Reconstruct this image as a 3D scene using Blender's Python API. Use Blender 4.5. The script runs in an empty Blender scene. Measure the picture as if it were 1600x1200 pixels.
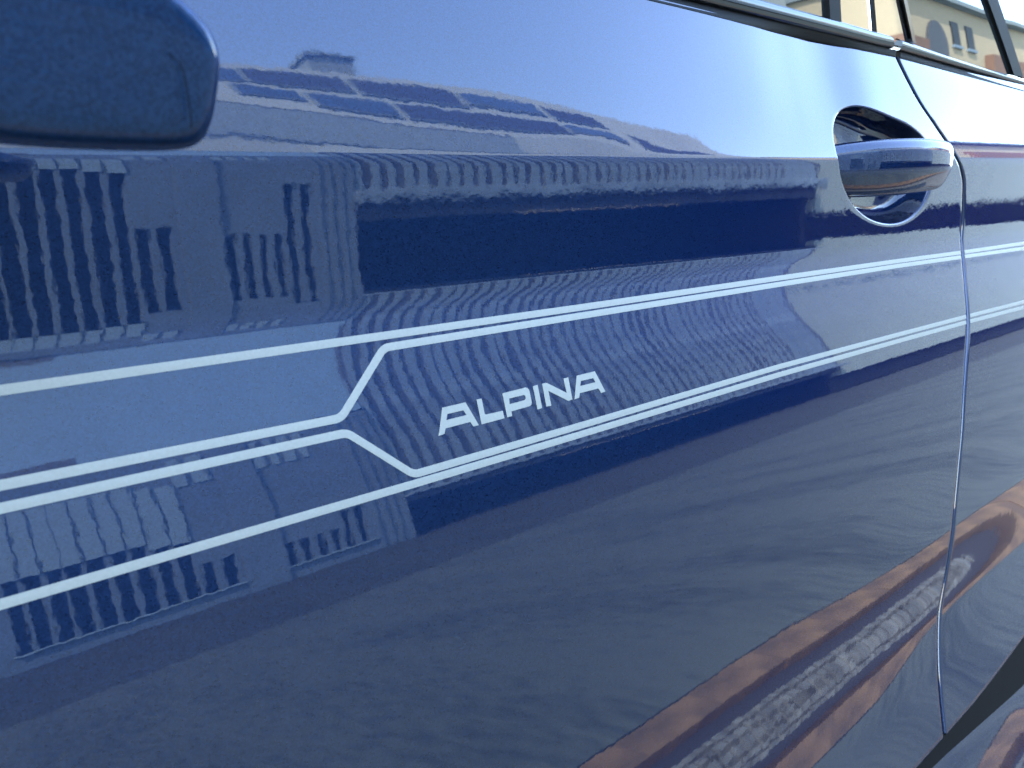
import bpy, bmesh, math, random
import numpy as np
from mathutils import Vector, Matrix
from mathutils.geometry import tessellate_polygon
random.seed(7); rng = np.random.default_rng(7)
sc = bpy.context.scene; COL = sc.collection
R = math.radians

# ------------------------------------------------------------------ camera
cam = bpy.data.objects.new('camera', bpy.data.cameras.new('camera')); COL.objects.link(cam)
cam.data.sensor_width = 36; cam.data.lens = 27.045; cam.data.clip_start = .01; cam.data.clip_end = 4000
F = Vector((.62676288, .73707934, -.25274956)); RT = Vector((.76181412, -.64779568, 0)); UP = RT.cross(F)
cam.matrix_world = Matrix(((RT.x, UP.x, -F.x, 0), (RT.y, UP.y, -F.y, -.28), (RT.z, UP.z, -F.z, .86), (0, 0, 0, 1)))
cam.data.dof.use_dof = True; cam.data.dof.focus_distance = .42; cam.data.dof.aperture_fstop = 20
sc.camera = cam
# ------------------------------------------------------------------ sky, sun, exposure
SUN_AZ, SUN_EL = -118, 50            # bearing from -y towards +x: the sun shines along the road from the car's front
sd = Vector((math.sin(R(SUN_AZ)) * math.cos(R(SUN_EL)), -math.cos(R(SUN_AZ)) * math.cos(R(SUN_EL)), math.sin(R(SUN_EL))))
world = bpy.data.worlds.new('World'); sc.world = world; world.use_nodes = True
nt = world.node_tree; nt.nodes.clear()
out = nt.nodes.new('ShaderNodeOutputWorld'); bg = nt.nodes.new('ShaderNodeBackground')
sky = nt.nodes.new('ShaderNodeTexSky'); sky.sky_type = 'NISHITA'; sky.sun_disc = False
sky.sun_elevation = R(SUN_EL); sky.sun_rotation = math.atan2(sd.x, sd.y)
sky.air_density = 1.0; sky.dust_density = .5; sky.ozone_density = .35
bg.inputs['Strength'].default_value = .15
nt.links.new(sky.outputs[0], bg.inputs[0]); nt.links.new(bg.outputs[0], out.inputs[0])
sun = bpy.data.objects.new('sun', bpy.data.lights.new('sun', 'SUN')); COL.objects.link(sun)
sun.data.energy = 2; sun.data.angle = R(.5); sun.data.color = (1, .95, .87)
sun.rotation_euler = sd.to_track_quat('Z', 'Y').to_euler(); sun.location = (0, -20, 30)
sc.view_settings.view_transform = 'Standard'; sc.view_settings.look = 'None'; sc.view_settings.gamma = 1
sc.view_settings.exposure = 3.9
sc.cycles.max_bounces = 8; sc.cycles.glossy_bounces = 6; sc.cycles.use_denoising = True
sc.cycles.sample_clamp_indirect = 8

# ------------------------------------------------------------------ materials
def mat(name, base, rough=.5, metal=0, spec=.5, noise=0, nscale=8, coat=0, bump=0, bscale=60):
    m = bpy.data.materials.new(name); m.use_nodes = True; n = m.node_tree.nodes; l = m.node_tree.links
    b = n['Principled BSDF']; b.inputs['Roughness'].default_value = rough; b.inputs['Metallic'].default_value = metal
    b.inputs['Specular IOR Level'].default_value = spec; b.inputs['Base Color'].default_value = (*base, 1)
    b.inputs['Coat Weight'].default_value = coat
    tc = n.new('ShaderNodeTexCoord')
    if noise:
        x = n.new('ShaderNodeTexNoise'); x.inputs['Scale'].default_value = nscale; x.inputs['Detail'].default_value = 6
        r = n.new('ShaderNodeValToRGB'); l.new(tc.outputs['Object'], x.inputs['Vector']); l.new(x.outputs[0], r.inputs[0])
        r.color_ramp.elements[0].position = .3; r.color_ramp.elements[1].position = .7
        r.color_ramp.elements[0].color = (*[c * (1 - noise) for c in base], 1); r.color_ramp.elements[1].color = (*[min(1, c * (1 + noise)) for c in base], 1)
        l.new(r.outputs[0], b.inputs['Base Color'])
    if bump:
        x = n.new('ShaderNodeTexNoise'); x.inputs['Scale'].default_value = bscale; x.inputs['Detail'].default_value = 4
        u = n.new('ShaderNodeBump'); u.inputs['Strength'].default_value = bump; u.inputs['Distance'].default_value = .01
        l.new(tc.outputs['Object'], x.inputs['Vector']); l.new(x.outputs[0], u.inputs['Height']); l.new(u.outputs[0], b.inputs['Normal'])
    return m

def paint(name='blue_metallic_paint', ior=1.62, k=1.0):
    m = bpy.data.materials.new(name); m.use_nodes = True; n = m.node_tree.nodes; l = m.node_tree.links
    b = n['Principled BSDF']; tc = n.new('ShaderNodeTexCoord')
    b.inputs['Base Color'].default_value = (.0075, .021, .058, 1); b.inputs['Metallic'].default_value = .75
    b.inputs['Roughness'].default_value = .45; b.inputs['Specular IOR Level'].default_value = 0; b.inputs['Specular Tint'].default_value = (.04, .2, .5, 1); b.inputs['Coat Weight'].default_value = 1
    b.inputs['Coat Roughness'].default_value = .012; b.inputs['Coat IOR'].default_value = ior
    # flakes: very fine sparkle in the base colour
    fl = n.new('ShaderNodeTexVoronoi'); fl.inputs['Scale'].default_value = 1700; l.new(tc.outputs['Object'], fl.inputs['Vector'])
    mx = n.new('ShaderNodeMix'); mx.data_type = 'RGBA'; mx.inputs[6].default_value = (.0052, .0140*k, .041*k, 1); mx.inputs[7].default_value = (.0100, .0255*k, .070*k, 1)
    sp = n.new('ShaderNodeSeparateColor'); l.new(fl.outputs['Color'], sp.inputs[0]); l.new(sp.outputs[0], mx.inputs[0]); l.new(mx.outputs[2], b.inputs['Base Color'])
    # orange peel in the clear coat: two scales of faint waviness
    a = n.new('ShaderNodeTexNoise'); a.inputs['Scale'].default_value = 330; a.inputs['Detail'].default_value = 1
    c = n.new('ShaderNodeTexNoise'); c.inputs['Scale'].default_value = 90; c.inputs['Detail'].default_value = 1
    for t in (a, c): l.new(tc.outputs['Object'], t.inputs['Vector'])
    b1 = n.new('ShaderNodeBump'); b1.inputs['Strength'].default_value = 1; b1.inputs['Distance'].default_value = .0000045
    b2 = n.new('ShaderNodeBump'); b2.inputs['Strength'].default_value = 1; b2.inputs['Distance'].default_value = .0000135
    l.new(a.outputs[0], b1.inputs['Height']); l.new(c.outputs[0], b2.inputs['Height']); l.new(b2.outputs[0], b1.inputs['Normal'])
    l.new(b1.outputs[0], b.inputs['Coat Normal'])
    ds = n.new('ShaderNodeTexNoise'); ds.inputs['Scale'].default_value = 14; ds.inputs['Detail'].default_value = 8; ds.inputs['Roughness'].default_value = .7; l.new(tc.outputs['Object'], ds.inputs['Vector'])
    mr = n.new('ShaderNodeMapRange'); mr.inputs[1].default_value = .35; mr.inputs[2].default_value = .75; mr.inputs[3].default_value = .008; mr.inputs[4].default_value = .035
    l.new(ds.outputs[0], mr.inputs[0]); l.new(mr.outputs[0], b.inputs['Coat Roughness'])
    return m
def asphalt(name='asphalt', k=1.0):
    m = mat(name, (.14, .155, .15), .85); n = m.node_tree.nodes; l = m.node_tree.links; b = n['Principled BSDF']
    tc = n.new('ShaderNodeTexCoord'); mp = n.new('ShaderNodeMapping'); mp.inputs['Scale'].default_value = (1, .22, 1); l.new(tc.outputs['Object'], mp.inputs['Vector'])
    big = n.new('ShaderNodeTexNoise'); big.inputs['Scale'].default_value = 2.4; big.inputs['Detail'].default_value = 6; big.inputs['Roughness'].default_value = .62; big.inputs['Distortion'].default_value = .3; l.new(mp.outputs[0], big.inputs['Vector'])
    fine = n.new('ShaderNodeTexNoise'); fine.inputs['Scale'].default_value = 34; fine.inputs['Detail'].default_value = 2; l.new(mp.outputs[0], fine.inputs['Vector'])
    ad = n.new('ShaderNodeMath'); ad.operation = 'MULTIPLY_ADD'; ad.inputs[1].default_value = .8; l.new(fine.outputs[0], ad.inputs[0]); l.new(big.outputs[0], ad.inputs[2])
    r = n.new('ShaderNodeValToRGB'); l.new(ad.outputs[0], r.inputs[0]); l.new(r.outputs[0], b.inputs['Base Color'])
    r.color_ramp.elements[0].position = .62; r.color_ramp.elements[0].color = (.011*k, .017*k, .016*k, 1)
    r.color_ramp.elements[1].position = 1.0; r.color_ramp.elements[1].color = (.042*k, .053*k, .047*k, 1)
    return m
M = dict(
    paint=paint(),
    cap=paint('blue_paint_dim_reflection', 1.36, 1.5),  # same body paint, its reflections darkened and blue raised within the material
    silver=mat('silver_foil', (.25, .255, .222), .5, .15, noise=.06, nscale=900),
    chrome=mat('bright_trim', (.10, .105, .11), .14, 1.0),
    black=mat('black_rubber', (.004, .0045, .005), .6, 0, .12),
    gloss_black=mat('gloss_black_cover', (.008, .009, .011), .04, 0, .9, coat=1),
    glass=mat('tinted_window_glass', (.012, .016, .018), .01, 0, .9),
    asphalt=asphalt(), road=asphalt('dark_road_asphalt', .4),
    wall=mat('pale_render', (.085, .120, .165), .9, noise=.10, nscale=1.2),
    spandrel=mat('white_panel', (.15, .215, .27), .7, noise=.05),
    slit=mat('dark_window_glass', (.008, .010, .014), .4, 0, .08),
    fin=mat('grey_board', (.122, .17, .22), .8, noise=.25, nscale=2),
    dark=mat('dark_cladding', (.045, .055, .075), .9, noise=.3, nscale=1.5),
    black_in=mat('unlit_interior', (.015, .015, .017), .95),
    roof=mat('grey_metal_roof', (.27, .30, .28), .7, noise=.08, nscale=.8),
    band=mat('grey_gutter', (.155, .195, .20), .7, noise=.1),
    slate=mat('dark_roof_sheet', (.035, .04, .05), .6, noise=.1),
    slate_blue=mat('blue_grey_cladding', (.125, .20, .285), .75, noise=.07, nscale=.9),
    roofglass=mat('roof_window_glass', (.02, .03, .05), .02, 0, 1.0, coat=1),
    white=mat('white_wall', (.195, .235, .225), .9, noise=.05, nscale=1),
    yellow=mat('cream_render', (.34, .29, .19), .9, noise=.08),
    brick_red=mat('red_brown_render', (.15, .085, .055), .9, noise=.12),
    tile=mat('dark_roof_tile', (.05, .056, .062), .9, noise=.2),
    brick=mat('orange_brick', (.085, .052, .022), .85, noise=.6, nscale=9),
    cobble=mat('grey_cobble', (.062, .068, .066), .85, noise=.45, nscale=26),
    cobble_joint=mat('cobble_joint', (.05, .052, .055), .95),
    joint=mat('dark_joint', (.012, .012, .014), .95),
)

# ------------------------------------------------------------------ helpers
def link(name, verts, faces, m, parent=None, smooth=False):
    me = bpy.data.meshes.new(name); me.from_pydata([tuple(map(float, v)) for v in verts], [], [tuple(map(int, f)) for f in faces])
    me.materials.append(m); me.update()
    bm = bmesh.new(); bm.from_mesh(me); bmesh.ops.recalc_face_normals(bm, faces=bm.faces[:]) if not smooth else None
    bm.to_mesh(me); bm.free()
    if smooth: me.shade_smooth()
    o = bpy.data.objects.new(name, me); COL.objects.link(o)
    if parent: o.parent = parent
    return o
class MB:
    def __init__(s): s.v = []; s.f = []
    def box(s, x0, x1, y0, y1, z0, z1):
        n = len(s.v)
        s.v += [(x0, y0, z0), (x1, y0, z0), (x1, y1, z0), (x0, y1, z0), (x0, y0, z1), (x1, y0, z1), (x1, y1, z1), (x0, y1, z1)]
        s.f += [(n, n+3, n+2, n+1), (n+4, n+5, n+6, n+7), (n, n+1, n+5, n+4), (n+1, n+2, n+6, n+5), (n+2, n+3, n+7, n+6), (n+3, n, n+4, n+7)]
        return s
    def prism_x(s, x0, x1, prof):                       # closed (y,z) profile swept along x
        n = len(s.v); k = len(prof)
        s.v += [(x0, y, z) for y, z in prof] + [(x1, y, z) for y, z in prof]
        s.f += [(n+i, n+(i+1) % k, n+k+(i+1) % k, n+k+i) for i in range(k)] + [tuple(n+i for i in range(k))[::-1], tuple(n+k+i for i in range(k))]
        return s
    def build(s, name, m, parent=None, bevel=0):
        o = link(name, s.v, s.f, m, parent)
        if bevel:
            b = o.modifiers.new('bevel', 'BEVEL'); b.width = bevel; b.segments = 2
        return o
def tag(o, label=None, cat=None, group=None, kind=None):
    for k, v in (('label', label), ('category', cat), ('group', group), ('kind', kind)):
        if v: o[k] = v
    return o
def empty(name, loc=(0, 0, 0)):
    o = bpy.data.objects.new(name, None); COL.objects.link(o); o.empty_display_size = .1; o.location = loc
    return o

# ------------------------------------------------------------------ the body side as a measured section: tilt (1/100 degree) by height from crease
EYE = .86; YD = .28
XS = np.array([-0.6, 0.0, 0.06, 0.12, 0.18, 0.24, 0.3, 0.35, 0.4, 0.45, 0.5, 0.55, 0.6, 0.65, 0.7, 0.75, 0.8, 0.86, 0.92, 1.0, 1.15, 2.2])
QZ = -0.6 + .002 * np.arange(371)
TILT = np.array([1485,1481,1476,1471,1466,1461,1456,1451,1446,1440,1435,1430,1425,1420,1414,1409,1404,1399,1393,1388,1383,1377,1372,1366,1361,1355,1350,1344,1339,1333,1327,1322,1316,1311,1305,1303,1311,1321,1331,1341,1351,1362,1372,1382,1392,1402,1411,1421,1430,1438,1447,1455,1463,1470,1477,1483,1489,1494,1499,1503,1506,1508,1509,1510,1511,1512,1513,1514,1515,1517,1519,1522,1527,1535,1548,1562,1576,1587,1592,1591,1579,1554,1521,1480,1436,1390,1345,1303,1264,1229,1195,1161,1128,1095,1062,1030,997,963,929,895,860,823,786,748,705,658,610,563,520,482,447,411,375,341,308,277,248,223,202,184,171,162,157,154,153,154,157,161,166,173,181,189,198,208,217,227,236,245,253,260,267,274,282,291,300,309,318,328,337,346,355,364,372,380,387,393,398,404,409,415,423,430,438,447,455,464,473,482,492,502,512,522,532,543,554,565,576,587,599,610,622,634,646,659,673,686,701,715,729,744,759,774,789,804,819,834,849,863,878,893,908,924,939,955,970,985,1001,1016,1031,1045,1059,1073,1086,1099,1110,1121,1131,1141,1151,1162,1173,1185,1198,1211,1227,1244,1265,1289,1315,1343,1373,1398,1419,1442,1464,1484,1502,1520,1542,1565,1591,1617,1644,1672,1700,1728,1757,1789,1821,1853,1882,1908,1930,1948,1965,1978,1984,1984,1981,1975,1966,1950,1928,1901,1869,1835,1797,1758,1712,1655,1576,1424,1098,791,632,519,435,395,363,335,311,288,270,255,245,237,231,234,239,237,231,220,207,193,180,171,172,192,238,373,809,1110,1161,1171,1171,1164,1154,1143,1136,1134,1141,1161,1192,1230,1267,1298,1317,1330,1340,1348,1354,1359,1363,1366,1367,1368,1368,1368,1367,1367,1365,1363,1359,1355,1351,1348,1346,1345,1346,1349,1352,1357,1361,1366,1370,1373,1374,1374,1373,1370,1367,1363,1359,1356,1352,1348,1337,1323,1308,1293,1279,1265,1250,1236,1222,1208,1194,1180,1166,1153,1140,
1485,1481,1476,1471,1466,1461,1456,1451,1446,1440,1435,1430,1425,1420,1414,1409,1404,1399,1393,1388,1383,1377,1372,1366,1361,1355,1350,1344,1339,1333,1327,1322,1316,1311,1305,1303,1311,1321,1331,1341,1351,1362,1372,1382,1392,1402,1411,1421,1430,1438,1447,1455,1463,1470,1477,1483,1489,1494,1499,1503,1506,1508,1509,1510,1511,1512,1513,1514,1515,1517,1519,1522,1527,1535,1548,1562,1576,1587,1592,1591,1579,1554,1521,1480,1436,1390,1345,1303,1264,1229,1195,1161,1128,1095,1062,1030,997,963,929,895,860,823,786,748,705,658,610,563,520,482,447,411,375,341,308,277,248,223,202,184,171,162,157,154,153,154,157,161,166,173,181,189,198,208,217,227,236,245,253,260,267,274,282,291,300,309,318,328,337,346,355,364,372,380,387,393,398,404,409,415,423,430,438,447,455,464,473,482,492,502,512,522,532,543,554,565,576,587,599,610,622,634,646,659,673,686,701,715,729,744,759,774,789,804,819,834,849,863,878,893,908,924,939,955,970,985,1001,1016,1031,1045,1059,1073,1086,1099,1110,1121,1131,1141,1151,1162,1173,1185,1198,1211,1227,1244,1265,1289,1315,1343,1373,1398,1419,1442,1464,1484,1502,1520,1542,1565,1591,1617,1644,1672,1700,1728,1757,1789,1821,1853,1882,1908,1930,1948,1965,1978,1984,1984,1981,1975,1966,1950,1928,1901,1869,1835,1797,1758,1712,1655,1576,1424,1098,791,632,519,435,395,363,335,311,288,270,255,245,237,231,234,239,237,231,220,207,193,180,171,172,192,238,373,809,1110,1161,1171,1171,1164,1154,1143,1136,1134,1141,1161,1192,1230,1267,1298,1317,1330,1340,1348,1354,1359,1363,1366,1367,1368,1368,1368,1367,1367,1365,1363,1359,1355,1351,1348,1346,1345,1346,1349,1352,1357,1361,1366,1370,1373,1374,1374,1373,1370,1367,1363,1359,1356,1352,1348,1337,1323,1308,1293,1279,1265,1250,1236,1222,1208,1194,1180,1166,1153,1140,
1483,1479,1474,1469,1464,1458,1453,1448,1443,1438,1433,1428,1422,1417,1412,1407,1401,1396,1391,1385,1380,1375,1369,1364,1358,1353,1347,1342,1336,1330,1325,1319,1314,1308,1303,1307,1316,1326,1336,1346,1356,1366,1377,1387,1396,1406,1416,1425,1434,1443,1451,1459,1466,1473,1480,1486,1492,1497,1501,1504,1507,1509,1510,1511,1512,1512,1513,1514,1516,1518,1520,1524,1530,1541,1555,1569,1582,1590,1593,1587,1569,1540,1502,1460,1414,1369,1325,1284,1248,1213,1179,1145,1112,1080,1047,1014,981,947,913,878,843,806,768,728,684,636,588,542,502,466,430,394,359,325,293,263,236,213,193,177,166,159,155,153,153,155,158,163,169,177,185,193,203,212,222,231,240,248,256,263,270,278,286,295,304,313,323,332,341,351,359,368,376,383,390,396,401,406,412,419,426,434,442,450,459,468,477,487,496,506,516,527,537,548,559,570,581,592,604,615,627,640,652,665,679,693,707,722,736,751,766,781,796,811,826,841,856,870,885,900,915,931,946,962,977,992,1008,1023,1037,1052,1066,1079,1092,1104,1115,1126,1136,1146,1156,1167,1178,1191,1204,1218,1235,1254,1276,1301,1328,1357,1385,1408,1430,1452,1474,1492,1510,1530,1552,1577,1603,1630,1657,1685,1713,1741,1772,1804,1836,1867,1895,1919,1938,1956,1972,1982,1984,1982,1978,1971,1959,1941,1916,1887,1854,1818,1779,1738,1688,1623,1524,1286,940,708,577,475,415,380,350,324,300,279,262,248,237,228,222,224,229,227,221,211,198,183,171,162,163,184,229,366,806,1113,1167,1176,1175,1168,1158,1150,1148,1154,1170,1193,1219,1247,1273,1294,1308,1318,1327,1334,1341,1346,1350,1353,1355,1357,1358,1358,1358,1358,1357,1355,1351,1347,1343,1340,1337,1337,1338,1341,1344,1349,1353,1358,1362,1365,1366,1366,1365,1362,1359,1356,1352,1348,1344,1340,1329,1315,1300,1286,1271,1257,1243,1229,1215,1201,1187,1173,1159,1145,1133,
1481,1476,1471,1466,1461,1456,1451,1446,1441,1436,1430,1425,1420,1415,1409,1404,1399,1394,1388,1383,1377,1372,1367,1361,1356,1350,1345,1339,1333,1328,1322,1316,1311,1305,1303,1311,1321,1331,1341,1351,1361,1371,1381,1391,1401,1411,1420,1429,1438,1447,1455,1462,1470,1477,1483,1489,1494,1499,1503,1506,1508,1509,1510,1511,1512,1513,1513,1515,1516,1519,1522,1526,1535,1547,1561,1575,1586,1592,1591,1580,1556,1523,1483,1438,1393,1347,1305,1266,1231,1196,1163,1130,1097,1064,1031,999,965,931,897,862,825,788,750,708,661,613,566,522,484,449,413,377,343,310,279,250,225,203,185,171,163,157,154,153,154,156,161,166,173,180,189,198,207,217,226,235,244,252,259,266,274,282,290,299,308,318,327,337,346,355,363,372,379,386,393,398,403,409,415,422,430,438,446,455,463,472,482,491,501,511,521,532,542,553,564,575,586,598,609,621,633,645,658,672,686,700,714,728,743,758,773,788,803,818,833,848,862,877,892,907,923,938,953,969,984,1000,1015,1030,1044,1058,1072,1085,1098,1109,1120,1130,1141,1151,1161,1172,1184,1197,1210,1226,1243,1264,1287,1313,1341,1371,1397,1418,1440,1462,1483,1500,1519,1540,1564,1589,1615,1642,1670,1698,1726,1755,1787,1819,1850,1880,1906,1928,1947,1964,1977,1984,1984,1981,1976,1967,1952,1930,1903,1872,1837,1800,1761,1716,1660,1584,1444,1126,809,642,527,439,397,366,338,312,290,271,254,240,229,219,212,215,220,218,212,202,188,174,161,152,153,174,219,354,792,1123,1180,1188,1186,1178,1170,1169,1177,1191,1207,1224,1242,1259,1275,1289,1299,1307,1314,1321,1327,1332,1337,1341,1344,1346,1348,1349,1350,1349,1348,1346,1343,1339,1335,1331,1329,1329,1330,1332,1336,1341,1345,1350,1354,1357,1358,1358,1357,1354,1351,1348,1344,1340,1337,1333,1322,1307,1293,1278,1264,1250,1235,1221,1207,1193,1179,1165,1152,1138,1126,
1478,1474,1469,1464,1459,1454,1449,1443,1438,1433,1428,1423,1417,1412,1407,1402,1396,1391,1386,1380,1375,1369,1364,1358,1353,1347,1342,1336,1331,1325,1319,1314,1308,1303,1306,1316,1325,1336,1346,1356,1366,1376,1386,1396,1406,1415,1424,1433,1442,1450,1458,1466,1473,1480,1486,1491,1496,1501,1504,1507,1509,1510,1511,1512,1512,1513,1514,1515,1517,1520,1524,1530,1540,1554,1568,1581,1590,1593,1587,1570,1541,1505,1462,1417,1371,1327,1286,1250,1215,1181,1147,1114,1082,1049,1016,983,949,915,880,845,808,771,731,686,638,590,545,504,468,432,396,361,327,295,265,238,214,194,178,167,160,155,153,153,155,158,163,169,176,184,193,202,212,221,230,239,248,256,262,270,277,286,294,303,313,322,332,341,350,359,367,375,383,389,395,401,406,412,418,426,433,442,450,459,468,477,486,496,506,516,526,537,547,558,569,580,592,603,615,627,639,651,665,678,692,706,721,735,750,765,780,795,810,825,840,855,869,884,899,914,930,945,961,976,991,1007,1022,1036,1051,1065,1078,1091,1103,1114,1125,1135,1145,1156,1166,1177,1190,1203,1217,1233,1252,1274,1299,1326,1355,1383,1407,1428,1450,1472,1491,1509,1528,1551,1575,1601,1628,1655,1683,1711,1739,1769,1801,1834,1864,1893,1917,1937,1955,1971,1981,1985,1983,1979,1972,1960,1942,1918,1889,1856,1821,1782,1741,1692,1629,1533,1312,966,721,586,483,419,382,352,326,302,281,262,246,232,221,211,203,205,210,209,202,192,179,165,152,143,144,165,210,347,794,1162,1219,1220,1216,1221,1229,1237,1246,1252,1260,1268,1275,1282,1288,1294,1299,1304,1309,1314,1318,1323,1327,1331,1334,1336,1339,1340,1341,1341,1340,1338,1334,1330,1326,1323,1321,1320,1321,1324,1328,1333,1337,1342,1346,1349,1350,1350,1349,1347,1344,1340,1337,1333,1329,1325,1315,1300,1286,1271,1257,1243,1229,1214,1200,1186,1173,1159,1145,1131,1119,
1476,1471,1466,1461,1456,1451,1446,1441,1436,1431,1425,1420,1415,1410,1404,1399,1394,1388,1383,1378,1372,1367,1361,1356,1350,1345,1339,1334,1328,1322,1317,1311,1305,1302,1310,1320,1330,1340,1351,1361,1371,1381,1391,1401,1410,1420,1429,1438,1446,1454,1462,1469,1476,1483,1489,1494,1498,1502,1505,1508,1509,1510,1511,1512,1513,1513,1515,1516,1519,1522,1526,1534,1547,1561,1575,1586,1592,1591,1580,1557,1525,1485,1441,1395,1350,1307,1268,1233,1198,1165,1131,1099,1066,1033,1000,967,933,899,863,827,790,752,710,664,615,568,524,486,451,415,379,345,311,280,252,226,204,186,172,163,157,154,153,154,156,160,166,172,180,188,197,207,216,226,235,244,252,259,266,273,281,290,299,308,317,327,336,345,354,363,371,379,386,392,398,403,409,415,422,429,437,445,454,463,472,481,491,500,510,521,531,542,552,563,574,586,597,609,620,632,645,658,671,685,699,713,727,742,757,772,787,802,817,832,847,861,876,891,906,921,937,952,968,983,999,1014,1029,1043,1057,1071,1085,1097,1109,1119,1130,1140,1150,1160,1171,1183,1196,1209,1225,1242,1262,1286,1311,1339,1369,1395,1416,1438,1461,1481,1499,1517,1538,1562,1587,1613,1640,1668,1696,1723,1753,1784,1816,1848,1878,1904,1927,1946,1963,1976,1984,1984,1981,1976,1967,1953,1932,1905,1875,1840,1803,1764,1720,1665,1591,1462,1154,829,653,535,443,400,368,340,314,292,272,254,238,224,212,202,194,196,201,199,193,183,169,155,142,133,135,155,200,334,784,1209,1255,1256,1260,1265,1271,1278,1284,1291,1296,1301,1307,1311,1315,1318,1320,1322,1325,1327,1329,1331,1332,1333,1334,1334,1335,1334,1334,1333,1331,1329,1325,1322,1318,1315,1313,1312,1313,1316,1320,1324,1329,1334,1338,1341,1343,1343,1342,1339,1336,1333,1329,1325,1322,1318,1308,1293,1279,1264,1250,1236,1222,1208,1194,1180,1166,1152,1139,1125,1113,
1473,1469,1464,1459,1454,1449,1444,1438,1433,1428,1423,1418,1412,1407,1402,1397,1391,1386,1380,1375,1370,1364,1359,1353,1348,1342,1337,1331,1325,1320,1314,1308,1303,1306,1315,1325,1335,1345,1355,1366,1376,1386,1396,1405,1415,1424,1433,1442,1450,1458,1466,1473,1479,1486,1491,1496,1500,1504,1507,1509,1510,1511,1511,1512,1513,1514,1515,1517,1520,1524,1529,1540,1553,1567,1580,1590,1593,1588,1571,1543,1506,1464,1419,1373,1329,1288,1251,1216,1182,1149,1116,1083,1050,1018,985,951,917,882,847,810,773,733,689,641,593,547,506,469,434,398,363,329,296,266,239,215,195,179,167,160,155,153,153,155,158,163,169,176,184,192,202,211,221,230,239,247,255,262,269,277,285,294,303,312,322,331,340,349,358,367,375,382,389,395,400,406,411,418,425,433,441,449,458,467,476,486,495,505,515,525,536,547,557,568,580,591,602,614,626,638,651,664,677,691,705,720,734,749,764,779,794,809,824,839,854,868,883,898,913,929,944,960,975,990,1006,1021,1035,1050,1064,1078,1090,1102,1114,1124,1134,1145,1155,1165,1177,1189,1202,1216,1232,1251,1273,1297,1324,1353,1382,1405,1426,1449,1471,1490,1507,1527,1549,1573,1599,1626,1653,1681,1708,1737,1767,1799,1831,1862,1891,1915,1935,1954,1970,1981,1985,1983,1979,1973,1962,1944,1920,1892,1859,1823,1785,1745,1696,1634,1543,1337,992,734,595,491,422,385,355,328,304,282,263,246,230,216,204,193,184,186,192,190,184,173,160,146,133,124,125,146,191,327,783,1220,1258,1255,1264,1278,1298,1321,1342,1360,1368,1372,1374,1375,1375,1374,1370,1368,1365,1362,1359,1355,1350,1346,1342,1339,1335,1331,1328,1325,1323,1319,1316,1312,1309,1306,1304,1304,1305,1308,1312,1316,1321,1326,1330,1333,1335,1335,1334,1332,1329,1325,1322,1318,1315,1311,1301,1287,1272,1258,1244,1230,1215,1201,1187,1174,1160,1146,1132,1119,1107,
1471,1467,1462,1457,1452,1447,1441,1436,1431,1426,1421,1416,1410,1405,1400,1394,1389,1384,1378,1373,1367,1362,1356,1351,1345,1340,1334,1329,1323,1317,1312,1306,1302,1309,1319,1329,1339,1349,1359,1370,1380,1390,1399,1409,1419,1428,1437,1445,1453,1461,1469,1475,1482,1488,1493,1498,1502,1505,1507,1509,1510,1511,1512,1512,1513,1514,1516,1518,1521,1525,1533,1545,1559,1573,1585,1592,1592,1582,1561,1529,1490,1447,1401,1355,1312,1273,1237,1203,1169,1136,1103,1070,1037,1005,971,938,903,868,832,795,757,716,670,622,574,530,491,455,420,384,349,316,284,255,229,207,188,174,164,158,154,153,153,156,160,165,171,179,187,196,205,215,224,234,242,251,258,265,272,280,289,297,307,316,325,335,344,353,362,370,378,385,391,397,402,408,414,421,428,436,444,453,462,471,480,489,499,509,519,530,540,551,562,573,584,595,607,619,630,643,656,669,683,697,711,725,740,755,770,785,800,815,830,845,859,874,889,904,919,935,950,966,981,996,1011,1026,1041,1055,1069,1083,1095,1107,1118,1128,1138,1148,1159,1170,1181,1194,1207,1222,1239,1259,1282,1307,1335,1364,1391,1413,1435,1458,1478,1497,1514,1535,1558,1583,1609,1636,1664,1691,1719,1748,1779,1812,1843,1874,1901,1924,1943,1960,1975,1983,1984,1982,1977,1969,1956,1936,1910,1880,1846,1809,1770,1727,1674,1605,1492,1209,871,674,551,455,406,373,344,318,295,275,256,239,223,209,197,186,177,179,184,182,176,165,152,138,125,116,118,138,183,319,785,1316,1413,1431,1438,1435,1429,1423,1420,1420,1419,1417,1413,1409,1405,1401,1395,1388,1382,1376,1370,1363,1356,1350,1344,1338,1333,1328,1323,1319,1315,1312,1309,1305,1302,1299,1298,1297,1298,1301,1305,1309,1314,1319,1323,1326,1328,1329,1328,1326,1323,1320,1316,1312,1309,1305,1296,1282,1268,1254,1239,1225,1211,1197,1183,1169,1156,1142,1128,1115,1103,
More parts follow.
